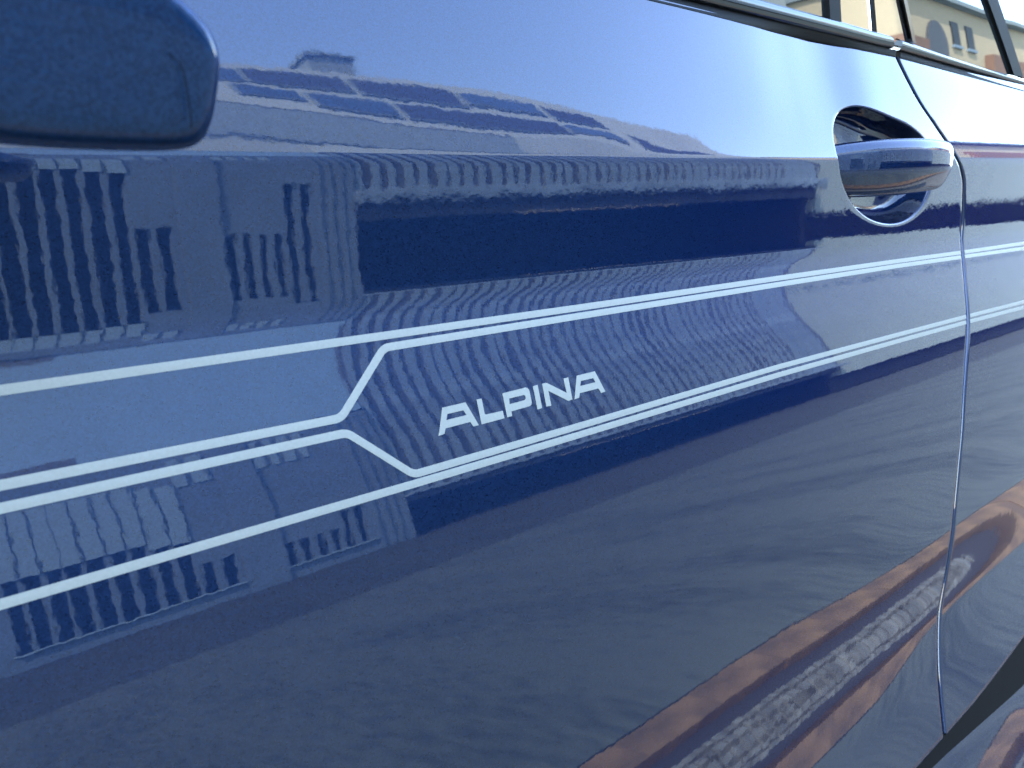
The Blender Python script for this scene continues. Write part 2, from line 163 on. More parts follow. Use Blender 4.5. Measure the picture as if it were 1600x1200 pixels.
1469,1465,1460,1455,1450,1445,1439,1434,1429,1424,1419,1413,1408,1403,1398,1392,1387,1381,1376,1371,1365,1360,1354,1349,1343,1338,1332,1326,1321,1315,1309,1304,1304,1313,1323,1333,1343,1353,1364,1374,1384,1394,1403,1413,1422,1431,1440,1448,1457,1464,1471,1478,1484,1490,1495,1500,1503,1506,1508,1510,1511,1511,1512,1513,1514,1515,1517,1519,1523,1528,1537,1550,1565,1578,1588,1593,1589,1575,1549,1514,1473,1428,1383,1338,1296,1259,1223,1189,1156,1123,1090,1057,1024,991,958,924,889,854,818,780,741,698,651,602,556,514,477,441,405,370,336,303,272,244,220,199,182,169,161,156,153,153,154,157,162,167,174,182,191,200,209,219,228,237,246,254,261,268,275,283,292,301,310,320,329,338,348,357,365,373,381,388,394,399,404,410,416,424,431,439,448,456,465,474,484,493,503,513,523,534,544,555,566,577,589,600,611,623,635,648,661,674,688,702,717,731,746,761,776,791,806,821,836,850,865,880,895,910,925,941,956,972,987,1002,1017,1032,1047,1061,1075,1088,1100,1111,1122,1132,1142,1152,1163,1174,1186,1199,1213,1228,1246,1268,1292,1317,1346,1375,1400,1421,1444,1466,1486,1503,1522,1544,1568,1593,1620,1647,1674,1702,1730,1760,1792,1824,1855,1884,1910,1931,1950,1966,1979,1984,1983,1980,1975,1965,1949,1926,1899,1867,1832,1794,1755,1709,1650,1568,1405,1072,777,623,513,432,392,361,334,309,287,267,249,232,216,202,190,178,169,171,176,174,168,158,144,130,117,108,110,130,175,310,782,1363,1459,1468,1466,1466,1469,1473,1478,1480,1479,1480,1481,1481,1475,1473,1471,1468,1459,1455,1451,1445,1434,1428,1422,1416,1404,1397,1392,1386,1374,1367,1360,1353,1345,1335,1330,1327,1326,1328,1329,1334,1340,1346,1348,1352,1355,1356,1354,1349,1345,1341,1338,1333,1326,1322,1314,1301,1286,1269,1254,1240,1226,1212,1198,1181,1167,1154,1140,1127,1112,
1468,1463,1458,1453,1448,1443,1438,1433,1427,1422,1417,1412,1406,1401,1396,1390,1385,1380,1374,1369,1363,1358,1352,1347,1341,1336,1330,1325,1319,1313,1308,1303,1307,1316,1326,1336,1347,1357,1367,1377,1387,1397,1407,1416,1425,1434,1443,1451,1459,1467,1474,1480,1486,1492,1497,1501,1504,1507,1509,1510,1511,1512,1512,1513,1514,1516,1518,1520,1524,1531,1541,1555,1569,1582,1590,1593,1586,1568,1538,1501,1458,1413,1367,1323,1283,1246,1212,1178,1144,1111,1079,1046,1013,980,946,912,877,842,805,767,727,682,634,586,541,500,465,429,393,358,324,292,262,235,212,192,177,166,159,155,153,153,155,158,163,169,176,184,193,202,212,221,231,240,248,256,263,271,279,288,298,308,318,328,338,349,359,368,377,386,393,399,405,410,416,421,428,435,443,450,458,466,475,484,493,502,511,520,530,540,551,561,572,583,594,605,616,628,640,653,666,679,693,707,722,737,751,766,782,797,812,827,841,856,871,886,901,916,931,947,962,978,993,1008,1023,1038,1052,1066,1080,1093,1104,1115,1126,1136,1146,1157,1167,1179,1191,1204,1219,1235,1254,1277,1301,1328,1358,1386,1409,1430,1453,1474,1493,1510,1530,1553,1577,1603,1630,1657,1685,1713,1741,1772,1804,1836,1867,1895,1919,1938,1956,1972,1982,1984,1982,1978,1971,1959,1941,1916,1887,1854,1818,1779,1738,1688,1623,1524,1287,941,709,577,476,416,380,350,324,300,279,260,242,225,210,195,182,171,161,163,168,166,160,150,136,122,109,100,102,122,167,302,780,1426,1509,1518,1529,1539,1552,1565,1574,1587,1599,1606,1617,1627,1630,1638,1646,1652,1649,1652,1653,1644,1641,1637,1621,1614,1605,1585,1573,1561,1547,1523,1507,1491,1468,1453,1440,1427,1414,1412,1416,1423,1427,1438,1449,1458,1459,1462,1462,1458,1448,1443,1438,1432,1420,1414,1409,1398,1383,1363,1348,1334,1320,1300,1285,1272,1258,1244,1225,1211,1199,
1575,1565,1554,1543,1533,1522,1511,1502,1495,1486,1475,1465,1456,1450,1441,1431,1422,1416,1407,1398,1389,1383,1375,1366,1358,1352,1344,1336,1330,1322,1315,1310,1314,1323,1332,1340,1350,1360,1369,1379,1389,1398,1408,1417,1426,1435,1444,1452,1460,1468,1475,1481,1487,1492,1497,1502,1505,1507,1509,1510,1511,1512,1512,1513,1514,1516,1518,1521,1525,1532,1543,1557,1571,1584,1591,1592,1584,1564,1533,1494,1451,1405,1360,1316,1277,1241,1206,1172,1139,1106,1073,1040,1007,974,940,906,871,835,798,760,719,674,625,578,533,494,458,422,386,351,318,286,257,231,208,189,174,164,158,154,152,152,154,158,163,169,176,184,192,202,211,221,230,240,249,257,266,275,286,298,310,324,337,351,364,377,390,403,414,424,433,438,444,449,455,460,467,473,478,485,492,498,505,512,518,525,533,540,548,556,564,573,582,591,600,610,621,632,643,656,669,682,696,711,726,741,756,771,787,802,817,832,847,862,876,891,907,922,937,953,968,984,999,1014,1029,1043,1058,1072,1085,1097,1109,1120,1130,1140,1150,1161,1172,1183,1196,1210,1225,1242,1263,1286,1311,1340,1369,1395,1417,1439,1461,1482,1499,1517,1539,1562,1587,1613,1641,1668,1696,1724,1753,1784,1817,1848,1878,1905,1927,1946,1963,1976,1984,1984,1981,1976,1967,1953,1932,1905,1874,1840,1803,1764,1720,1665,1591,1462,1154,829,653,535,443,400,368,340,314,292,271,252,235,218,203,188,175,163,153,155,160,158,152,142,129,114,101,93,94,114,159,293,795,1635,1783,1824,1852,1883,1903,1926,1938,1955,1969,1972,1978,1975,1976,1968,1966,1962,1947,1938,1920,1909,1897,1875,1859,1835,1819,1803,1777,1759,1741,1713,1689,1663,1628,1601,1577,1549,1533,1525,1520,1527,1539,1553,1563,1578,1590,1593,1596,1594,1582,1576,1571,1563,1549,1542,1534,1520,1508,1495,1480,1459,1445,1431,1417,1397,1382,1369,1355,1335,1323,
1834,1821,1801,1787,1774,1760,1747,1733,1719,1699,1685,1672,1659,1645,1632,1619,1606,1593,1580,1573,1561,1548,1535,1522,1509,1497,1485,1477,1465,1453,1441,1429,1427,1428,1429,1432,1439,1442,1445,1448,1452,1459,1464,1468,1472,1479,1483,1487,1492,1497,1501,1504,1508,1512,1515,1517,1519,1520,1520,1519,1520,1519,1519,1519,1519,1520,1521,1524,1527,1534,1545,1559,1572,1584,1592,1592,1584,1563,1532,1493,1449,1403,1358,1314,1275,1239,1204,1170,1137,1104,1071,1038,1005,972,938,904,869,833,796,757,716,670,622,574,530,491,455,419,383,348,315,283,254,228,206,187,173,164,158,154,152,152,154,157,161,167,174,182,191,200,209,219,229,239,249,258,268,280,294,310,327,345,364,383,402,419,436,452,467,479,488,494,500,505,510,515,521,524,529,534,539,543,545,549,554,558,562,566,571,576,581,587,593,600,607,615,624,634,645,657,670,684,698,713,728,743,759,775,791,807,822,838,853,867,882,897,913,928,943,959,974,990,1005,1020,1035,1049,1063,1077,1090,1102,1113,1124,1134,1144,1154,1165,1176,1188,1201,1215,1231,1250,1271,1296,1322,1351,1380,1404,1425,1447,1469,1489,1506,1525,1547,1572,1597,1624,1651,1679,1707,1735,1765,1797,1829,1860,1889,1914,1934,1953,1969,1980,1985,1983,1980,1973,1963,1946,1922,1894,1862,1826,1788,1748,1701,1640,1551,1361,1019,748,605,498,426,388,357,330,305,284,264,245,228,211,196,181,168,155,145,147,153,151,144,134,121,106,94,85,86,106,151,287,812,1704,1862,1915,1957,1996,2027,2055,2077,2095,2109,2119,2127,2129,2131,2128,2125,2117,2110,2097,2087,2071,2058,2040,2025,2005,1989,1973,1950,1933,1909,1889,1854,1820,1781,1737,1701,1666,1646,1636,1631,1639,1653,1666,1685,1704,1715,1727,1734,1729,1724,1717,1704,1695,1687,1672,1663,1655,1640,1627,1613,1592,1578,1565,1551,1531,1518,1504,1484,1471,1459,
2113,2101,2089,2074,2059,2046,2031,2018,2001,1988,1975,1958,1944,1926,1912,1898,1880,1866,1852,1838,1819,1804,1791,1777,1763,1749,1734,1714,1699,1685,1671,1657,1643,1630,1624,1618,1614,1610,1606,1603,1605,1603,1600,1598,1596,1594,1592,1591,1589,1588,1590,1589,1588,1586,1584,1582,1580,1579,1576,1573,1569,1566,1564,1561,1558,1556,1554,1555,1555,1557,1564,1574,1584,1593,1599,1599,1592,1573,1545,1510,1469,1426,1383,1340,1301,1266,1232,1200,1167,1136,1103,1072,1038,1005,970,936,900,861,823,783,737,685,631,577,529,488,452,415,379,344,311,280,251,226,204,186,172,163,157,153,151,151,153,156,160,166,173,180,189,198,208,218,228,239,249,259,271,285,303,324,346,369,394,419,443,467,489,508,525,539,549,557,562,567,571,575,578,581,584,586,587,588,589,590,591,591,592,593,594,596,598,601,604,608,613,619,626,635,645,657,670,684,698,714,730,746,762,779,796,812,828,844,859,873,888,903,919,934,949,965,980,996,1011,1026,1040,1055,1069,1082,1095,1106,1117,1128,1138,1148,1158,1169,1181,1193,1206,1221,1238,1258,1281,1306,1333,1363,1390,1412,1434,1456,1477,1495,1513,1534,1557,1581,1607,1634,1662,1690,1717,1746,1777,1809,1841,1872,1899,1922,1941,1959,1974,1983,1984,1982,1978,1970,1957,1937,1912,1882,1848,1812,1773,1731,1679,1611,1505,1236,894,686,560,461,409,375,346,320,297,276,256,238,220,204,188,174,160,148,138,139,145,143,136,126,113,99,86,77,78,98,143,281,761,1338,1242,1147,1209,1345,1472,1537,1585,1631,1675,1717,1756,1793,1828,1860,1889,1915,1939,1960,1978,1993,2005,2014,2019,2022,2021,2017,2009,1999,1984,1960,1923,1877,1828,1781,1740,1710,1694,1686,1684,1692,1703,1724,1740,1755,1781,1793,1808,1806,1800,1802,1796,1792,1784,1775,1766,1756,1742,1728,1715,1698,1684,1671,1654,1641,1627,1611,1597,1584,1569,
2178,2172,2166,2160,2154,2147,2141,2135,2128,2122,2116,2109,2103,2096,2089,2082,2074,2064,2056,2045,2036,2024,2012,2001,1991,1977,1965,1951,1939,1927,1911,1899,1886,1869,1856,1844,1833,1819,1809,1801,1792,1783,1771,1762,1755,1747,1740,1733,1727,1720,1714,1707,1701,1695,1689,1683,1677,1670,1664,1657,1650,1644,1637,1631,1624,1619,1615,1611,1607,1603,1603,1605,1608,1612,1615,1615,1610,1598,1578,1551,1521,1486,1450,1415,1380,1348,1321,1292,1264,1240,1212,1187,1157,1125,1096,1061,1028,988,950,908,847,771,686,603,534,484,443,405,368,333,301,271,244,220,200,183,171,162,156,153,151,151,152,155,160,165,172,180,188,198,208,218,228,239,250,261,274,292,313,338,365,394,424,454,483,511,537,560,578,593,604,612,617,622,625,627,630,631,632,630,630,628,627,624,622,620,618,615,614,613,612,612,613,615,617,621,627,635,645,656,669,683,699,715,731,749,766,783,801,817,834,849,864,879,894,909,925,940,955,971,986,1001,1017,1031,1046,1060,1074,1087,1099,1111,1121,1132,1142,1152,1162,1173,1185,1198,1212,1228,1245,1266,1290,1316,1344,1374,1399,1420,1442,1465,1485,1502,1521,1542,1566,1591,1618,1645,1673,1700,1728,1758,1790,1822,1853,1883,1908,1930,1948,1965,1978,1984,1984,1981,1975,1966,1950,1928,1901,1869,1835,1797,1758,1712,1655,1576,1425,1099,793,633,520,435,395,364,336,311,289,268,249,231,213,197,181,167,153,140,130,131,137,135,129,118,105,91,78,69,71,91,136,273,720,1096,1129,1129,1204,1339,1464,1529,1578,1624,1668,1710,1749,1786,1821,1852,1882,1908,1932,1953,1971,1985,1998,2006,2012,2015,2014,2010,2002,1991,1977,1953,1918,1872,1818,1759,1698,1638,1575,1501,1425,1336,1246,1179,1097,1024,997,948,906,874,853,882,866,843,821,806,843,833,818,804,797,841,835,821,807,801,845,839,825,811,799,
2193,2187,2181,2175,2169,2162,2156,2150,2143,2137,2131,2124,2118,2111,2105,2098,2092,2085,2078,2072,2065,2058,2052,2045,2038,2031,2025,2018,2011,2004,1997,1990,1983,1976,1969,1962,1955,1947,1939,1931,1921,1912,1904,1893,1884,1875,1864,1855,1846,1835,1825,1816,1808,1798,1788,1779,1770,1761,1753,1744,1735,1727,1718,1709,1700,1690,1682,1674,1666,1659,1654,1649,1645,1642,1639,1636,1630,1622,1610,1594,1574,1551,1528,1502,1476,1451,1427,1408,1386,1364,1343,1325,1301,1277,1255,1227,1200,1166,1128,1089,1018,906,771,647,550,491,448,409,373,340,310,282,256,234,216,201,190,182,176,172,170,170,171,172,176,181,187,194,202,211,220,229,239,249,259,270,284,304,328,355,384,416,449,482,514,544,572,596,615,629,640,648,653,658,661,663,664,664,662,660,657,653,650,646,642,637,633,630,626,623,621,619,618,618,620,622,628,635,645,657,670,684,700,717,735,752,770,788,806,823,840,855,870,885,900,915,931,946,961,977,992,1007,1022,1037,1051,1066,1079,1092,1104,1115,1125,1136,1146,1156,1167,1178,1190,1203,1218,1234,1253,1275,1300,1327,1356,1384,1407,1429,1451,1473,1492,1509,1529,1551,1576,1602,1628,1656,1683,1711,1739,1770,1802,1834,1865,1893,1917,1937,1955,1971,1981,1985,1983,1979,1972,1960,1942,1918,1889,1856,1820,1782,1741,1692,1629,1533,1312,966,722,586,483,419,383,353,326,302,281,261,242,224,206,190,174,159,146,133,122,123,129,127,121,111,97,83,70,61,63,83,128,264,695,969,1059,1135,1247,1368,1463,1523,1571,1616,1660,1702,1742,1779,1813,1845,1874,1901,1924,1946,1964,1978,1991,1999,2005,2007,2007,2003,1995,1984,1969,1945,1908,1857,1797,1730,1658,1583,1501,1388,1251,1092,921,746,574,413,276,165,90,36,-11,-53,-91,-129,-166,-205,-241,-260,-276,-292,-308,-324,-340,-355,-371,-387,-402,-418,-437,-453,-467,
2202,2196,2190,2184,2178,2171,2165,2159,2152,2146,2140,2133,2127,2120,2114,2107,2101,2094,2088,2081,2074,2068,2061,2054,2047,2041,2034,2027,2020,2013,2006,1999,1992,1985,1978,1971,1964,1957,1950,1942,1935,1928,1921,1913,1906,1899,1891,1884,1876,1869,1861,1854,1846,1839,1831,1823,1815,1808,1800,1792,1784,1776,1767,1758,1750,1741,1732,1724,1715,1706,1697,1688,1680,1672,1664,1657,1649,1641,1632,1622,1611,1598,1584,1569,1555,1539,1524,1508,1493,1477,1462,1446,1433,1416,1397,1378,1360,1336,1310,1278,1212,1065,884,711,584,516,475,440,408,378,351,325,303,284,268,255,245,237,231,224,221,220,220,221,223,226,230,234,239,246,253,260,268,276,284,292,307,326,350,376,405,437,469,501,532,561,587,610,627,640,649,657,662,667,669,671,671,670,669,666,663,659,655,651,646,641,637,633,629,625,623,621,620,619,620,623,629,637,647,659,673,688,705,722,740,758,777,795,813,830,846,861,876,891,906,921,937,952,968,983,998,1013,1028,1043,1057,1071,1084,1097,1108,1119,1129,1140,1150,1160,1171,1183,1195,1209,1224,1241,1261,1285,1310,1338,1368,1394,1415,1437,1460,1480,1498,1516,1537,1561,1586,1612,1639,1666,1694,1722,1751,1782,1815,1846,1876,1903,1925,1944,1962,1976,1983,1984,1981,1977,1968,1954,1934,1907,1877,1843,1806,1767,1724,1670,1598,1478,1181,849,664,543,449,403,371,342,316,294,273,253,234,216,199,183,167,152,138,125,114,116,121,119,113,103,89,75,62,54,55,75,120,256,686,960,1051,1127,1238,1360,1455,1514,1563,1609,1653,1695,1734,1771,1806,1838,1867,1893,1917,1939,1956,1971,1983,1992,1998,2000,1999,1995,1988,1977,1962,1938,1900,1850,1790,1723,1651,1576,1492,1380,1240,1082,912,733,560,398,257,146,70,16,-31,-73,-112,-150,-188,-225,-253,-270,-286,-302,-318,-334,-350,-366,-382,-397,-413,-428,-444,-460,-473,
2208,2202,2196,2190,2184,2177,2171,2165,2158,2152,2146,2139,2133,2126,2120,2113,2107,2100,2094,2087,2080,2073,2067,2060,2053,2046,2040,2033,2026,2019,2012,2005,1998,1991,1984,1977,1970,1963,1955,1948,1941,1934,1926,1919,1912,1904,1897,1890,1882,1875,1867,1859,1852,1844,1836,1829,1821,1813,1805,1798,1790,1782,1774,1766,1758,1750,1742,1734,1726,1717,1709,1701,1693,1684,1676,1668,1659,1651,1642,1634,1625,1616,1608,1599,1590,1581,1571,1562,1552,1542,1531,1521,1510,1500,1489,1477,1464,1451,1436,1419,1371,1214,999,790,633,556,520,490,462,437,414,394,373,357,343,331,321,311,304,299,295,292,289,286,285,286,287,289,292,295,296,300,305,309,314,321,335,353,375,401,428,458,488,518,547,574,598,618,633,644,652,659,664,668,670,671,671,670,668,665,661,658,653,649,644,640,635,631,627,624,622,620,619,620,621,625,632,641,652,665,679,695,711,729,747,765,784,802,819,836,852,867,882,897,912,927,943,958,974,989,1004,1019,1034,1048,1063,1076,1089,1101,1112,1123,1133,1143,1154,1164,1175,1187,1200,1215,1230,1248,1270,1294,1320,1349,1378,1403,1424,1446,1468,1488,1505,1524,1546,1570,1596,1622,1650,1677,1705,1733,1763,1795,1827,1858,1887,1912,1933,1951,1968,1979,1984,1983,1980,1974,1963,1947,1924,1896,1864,1829,1791,1751,1704,1645,1560,1383,1045,762,614,506,429,390,359,332,307,285,265,246,227,209,192,175,160,145,131,117,106,108,114,112,105,95,82,67,55,46,47,67,112,248,677,954,1043,1119,1233,1352,1449,1507,1556,1601,1646,1687,1727,1764,1798,1830,1859,1886,1910,1931,1949,1964,1976,1985,1991,1993,1992,1988,1981,1970,1955,1931,1893,1842,1782,1715,1643,1568,1484,1371,1232,1071,900,725,551,387,247,136,62,8,-39,-81,-120,-157,-195,-233,-260,-277,-293,-309,-325,-341,-356,-372,-388,-404,-419,-435,-450,-466,-480,
2212,2206,2200,2194,2188,2181,2175,2169,2162,2156,2150,2143,2137,2130,2124,2117,2111,2104,2097,2091,2084,2077,2071,2064,2057,2050,2043,2037,2030,2023,2016,2009,2002,1995,1988,1981,1973,1966,1959,1952,1945,1937,1930,1923,1915,1908,1900,1893,1886,1878,1870,1863,1855,1848,1840,1832,1824,1817,1809,1801,1793,1785,1777,1769,1761,1753,1745,1737,1729,1721,1712,1704,1696,1687,1679,1671,1662,1654,1645,1637,1628,1619,1611,1602,1593,1584,1575,1567,1558,1549,1540,1531,1522,1512,1503,1494,1485,1476,1466,1456,1427,1293,1081,862,693,606,577,556,535,517,500,485,468,455,443,431,421,413,405,396,389,384,379,375,368,365,362,360,356,354,353,352,352,351,352,358,369,386,406,429,455,483,510,538,564,588,609,626,638,648,655,661,666,669,671,671,671,669,667,663,660,656,651,647,642,637,633,629,626,623,621,620,619,620,623,628,636,646,658,671,686,703,720,737,756,774,792,810,827,844,859,874,889,904,919,935,950,965,981,996,1011,1026,1041,1055,1069,1082,1095,1107,1118,1128,1138,1148,1159,1169,1181,1193,1207,1222,1238,1258,1281,1306,1334,1363,1391,1412,1434,1457,1478,1496,1514,1534,1557,1582,1608,1635,1662,1690,1718,1747,1778,1810,1842,1872,1899,1922,1942,1959,1974,1983,1984,1982,1978,1970,1957,1937,1912,1882,1848,1812,1773,1731,1679,1611,1504,1235,893,685,560,461,409,375,346,320,297,276,256,237,218,200,183,167,151,136,122,108,97,98,104,102,96,85,72,58,45,36,37,57,104,240,672,944,1033,1110,1222,1343,1439,1498,1546,1592,1637,1678,1718,1755,1789,1822,1851,1877,1901,1923,1940,1956,1968,1977,1982,1985,1984,1980,1972,1962,1947,1922,1884,1834,1773,1706,1634,1558,1474,1361,1222,1061,889,713,538,376,236,127,53,-1,-48,-89,-128,-166,-204,-242,-268,-285,-301,-317,-333,-348,-364,-380,-396,-411,-427,-443,-458,-474,-487,
2214,2209,2203,2196,2190,2184,2178,2171,2165,2158,2152,2145,2139,2133,2126,2119,2113,2106,2100,2093,2086,2080,2073,2066,2059,2052,2046,2039,2032,2025,2018,2011,2004,1997,1990,1983,1975,1968,1961,1954,1947,1939,1932,1925,1917,1910,1902,1895,1887,1880,1872,1865,1857,1849,1842,1834,1826,1818,1811,1803,1795,1787,1779,1771,1763,1755,1747,1738,1730,1722,1714,1706,1697,1689,1680,1672,1664,1655,1646,1638,1629,1621,1612,1603,1594,1586,1577,1568,1559,1550,1541,1532,1523,1514,1504,1495,1486,1477,1467,1457,1433,1313,1110,896,728,645,623,610,598,585,573,560,550,539,528,518,509,499,490,482,472,465,457,450,441,434,428,420,414,408,402,395,390,385,383,387,397,412,431,453,477,503,529,555,579,601,619,633,643,651,658,664,668,670,671,671,670,668,665,662,658,653,649,644,640,635,631,628,624,622,620,619,620,621,625,631,640,651,664,678,694,711,728,746,764,783,801,818,835,851,866,881,896,911,926,942,957,973,988,1003,1018,1033,1048,1062,1075,1089,1101,1112,1122,1133,1143,1153,1164,1175,1187,1200,1214,1229,1247,1269,1293,1319,1348,1377,1401,1422,1445,1467,1486,1504,1523,1545,1569,1594,1620,1648,1675,1703,1731,1761,1793,1825,1856,1885,1911,1932,1950,1967,1979,1984,1983,1980,1974,1964,1948,1926,1898,1867,1832,1794,1754,1708,1650,1568,1404,1071,776,623,513,432,393,361,334,309,287,267,247,228,210,192,175,158,142,127,113,99,88,89,95,93,86,76,63,49,36,27,28,48,93,228,657,935,1025,1102,1213,1332,1430,1489,1537,1584,1628,1669,1709,1746,1780,1813,1842,1869,1893,1914,1932,1947,1959,1968,1974,1976,1975,1971,1964,1953,1938,1914,1875,1825,1764,1696,1625,1549,1465,1351,1211,1050,878,699,526,365,226,117,44,-10,-56,-98,-137,-174,-212,-250,-276,-293,-309,-324,-340,-356,-372,-388,-404,-419,-435,-450,-466,-481,-495,
2214,2208,2202,2196,2189,2183,2177,2170,2164,2158,2151,2145,2138,2132,2125,2119,2112,2105,2099,2092,2085,2079,2072,2065,2058,2051,2045,2038,2031,2024,2017,2010,2003,1996,1989,1981,1974,1967,1960,1953,1945,1938,1931,1923,1916,1908,1901,1894,1886,1878,1871,1863,1856,1848,1840,1832,1825,1817,1809,1801,1793,1785,1777,1769,1761,1753,1745,1737,1728,1720,1712,1704,1695,1687,1679,1670,1662,1653,1644,1636,1627,1618,1610,1601,1592,1583,1574,1566,1557,1548,1538,1529,1520,1511,1502,1493,1483,1474,1465,1453,1412,1263,1053,850,709,657,645,637,628,620,612,603,595,586,578,569,560,552,543,534,525,516,507,498,489,480,470,461,452,442,433,424,414,406,404,409,419,434,453,475,499,524,549,573,595,613,628,639,648,655,661,666,669,671,671,671,669,666,663,659,655,651,646,641,637,633,629,626,623,621,620,619,620,623,629,637,647,659,673,688,704,722,739,758,776,794,812,829,845,861,875,890,905,921,936,952,967,982,998,1013,1028,1042,1056,1070,1084,1096,1108,1119,1129,1139,1149,1160,1171,1182,1195,1208,1223,1240,1260,1283,1309,1336,1366,1393,1414,1436,1459,1479,1497,1515,1536,1559,1584,1610,1637,1665,1693,1720,1749,1780,1813,1844,1874,1901,1924,1943,1961,1975,1983,1984,1982,1977,1969,1955,1935,1909,1879,1845,1809,1770,1727,1674,1604,1491,1207,870,674,551,455,406,373,344,318,295,274,254,235,216,198,180,163,146,130,115,101,87,75,76,82,80,74,63,50,36,23,14,15,35,81,218,650,922,1013,1089,1202,1321,1418,1476,1525,1572,1615,1657,1697,1735,1769,1801,1831,1858,1881,1902,1920,1936,1948,1957,1962,1965,1964,1960,1953,1942,1927,1902,1863,1812,1752,1684,1612,1537,1451,1338,1196,1036,861,685,512,349,210,103,31,-22,-68,-110,-149,-186,-224,-262,-286,-303,-319,-335,-351,-367,-382,-398,-414,-430,-445,-461,-476,-492,-505,
2206,2200,2194,2188,2182,2175,2169,2162,2156,2150,2143,2137,2130,2124,2117,2110,2104,2097,2090,2084,2077,2070,2063,2057,2050,2043,2036,2029,2022,2015,2008,2001,1994,1987,1980,1973,1965,1958,1951,1944,1936,1929,1922,1914,1907,1899,1892,1884,1877,1869,1861,1854,1846,1838,1831,1823,1815,1807,1799,1791,1783,1775,1767,1759,1751,1743,1735,1727,1718,1710,1702,1693,1685,1677,1668,1660,1651,1642,1634,1625,1617,1608,1599,1590,1581,1572,1564,1555,1546,1536,1527,1518,1509,1500,1491,1481,1472,1463,1449,1388,1220,1006,813,689,653,643,635,626,618,610,601,593,584,576,567,558,550,541,532,523,514,505,496,487,478,469,460,451,441,432,422,413,406,405,411,422,438,458,480,504,529,554,577,599,617,631,641,649,657,663,667,670,671,671,670,668,666,662,658,654,650,645,641,636,632,628,625,622,620,619,619,621,624,630,639,649,662,676,691,708,725,743,761,779,798,815,832,848,863,878,893,908,924,939,954,970,985,1000,1015,1030,1045,1059,1073,1086,1098,1110,1120,1131,1141,1151,1162,1172,1184,1197,1211,1226,1243,1264,1288,1313,1342,1371,1397,1418,1440,1462,1483,1500,1519,1540,1563,1589,1615,1642,1670,1697,1725,1754,1786,1818,1850,1879,1905,1928,1946,1963,1977,1984,1984,1981,1976,1967,1953,1931,1905,1874,1840,1803,1763,1719,1664,1590,1460,1152,827,653,535,443,400,368,340,315,292,271,251,232,213,194,176,158,141,124,108,93,78,64,52,53,59,57,50,40,27,13,0,-9,-8,13,58,193,623,900,989,1066,1178,1299,1394,1453,1503,1549,1592,1635,1675,1712,1747,1779,1809,1835,1859,1881,1899,1914,1926,1935,1941,1944,1943,1939,1932,1921,1906,1881,1842,1790,1729,1661,1588,1513,1426,1310,1168,1005,832,653,481,321,184,79,9,-44,-90,-132,-170,-208,-246,-284,-306,-323,-339,-354,-370,-386,-402,-418,-433,-449,-464,-480,-495,-511,-524,
2170,2164,2157,2151,2144,2138,2131,2125,2118,2111,2105,2098,2091,2085,2078,2071,2064,2057,2050,2043,2036,2029,2022,2015,2008,2001,1994,1987,1980,1973,1965,1958,1951,1943,1936,1929,1921,1914,1906,1899,1891,1883,1876,1868,1861,1853,1845,1837,1829,1822,1814,1806,1798,1790,1782,1774,1766,1757,1749,1741,1733,1724,1716,1708,1699,1691,1683,1674,1665,1657,1648,1640,1631,1622,1613,1605,1596,1587,1578,1569,1560,1551,1542,1533,1523,1514,1505,1496,1486,1477,1467,1457,1433,1312,1109,897,736,662,647,638,630,622,613,605,596,588,579,570,562,553,544,535,526,517,508,499,490,481,472,462,453,444,434,425,415,407,405,409,420,435,454,476,500,525,550,574,596,615,629,640,648,656,662,667,670,671,671,670,668,666,662,658,654,650,645,640,636,632,628,625,622,620,619,619,621,625,631,640,651,663,678,693,710,728,746,764,783,801,819,836,852,867,882,897,912,928,943,959,974,990,1005,1020,1035,1050,1064,1077,1091,1103,1114,1124,1135,1145,1155,1166,1177,1189,1203,1217,1234,1252,1275,1300,1326,1356,1385,1408,1429,1452,1474,1492,1510,1530,1553,1578,1604,1631,1658,1686,1714,1743,1774,1806,1839,1869,1897,1921,1940,1958,1973,1982,1984,1982,1978,1970,1957,1937,1912,1881,1848,1811,1772,1729,1676,1607,1494,1211,871,674,550,453,405,372,343,317,294,273,253,233,213,194,175,156,138,120,103,86,70,54,38,24,12,15,20,17,10,-1,-15,-29,-41,-49,-44,-19,35,209,696,892,965,1050,1166,1282,1369,1423,1470,1516,1559,1600,1638,1674,1708,1739,1768,1794,1817,1838,1856,1870,1882,1891,1896,1899,1899,1895,1888,1877,1863,1841,1805,1757,1699,1634,1563,1489,1409,1304,1170,1015,845,668,492,326,179,61,-19,-76,-124,-167,-206,-244,-282,-320,-347,-364,-380,-396,-412,-428,-443,-459,-475,-490,-506,-521,-537,-552,-567,-583,-598,-613,-628,-643,-657], dtype=float).reshape(len(XS), -1) / 100.
def zc(X):
    return EYE + .28 * (.027 + .0153 * (np.maximum(X, 0) / .28 - .137))
_g = np.tan(np.radians(TILT)); _i0 = int(np.argmin(abs(QZ)))
_c = np.concatenate([np.zeros((len(XS), 1)), np.cumsum((_g[:, 1:] + _g[:, :-1]) / 2 * .002, axis=1)], 1)
YT = _c - _c[:, _i0:_i0+1]; MX = np.gradient(YT, XS, axis=0)
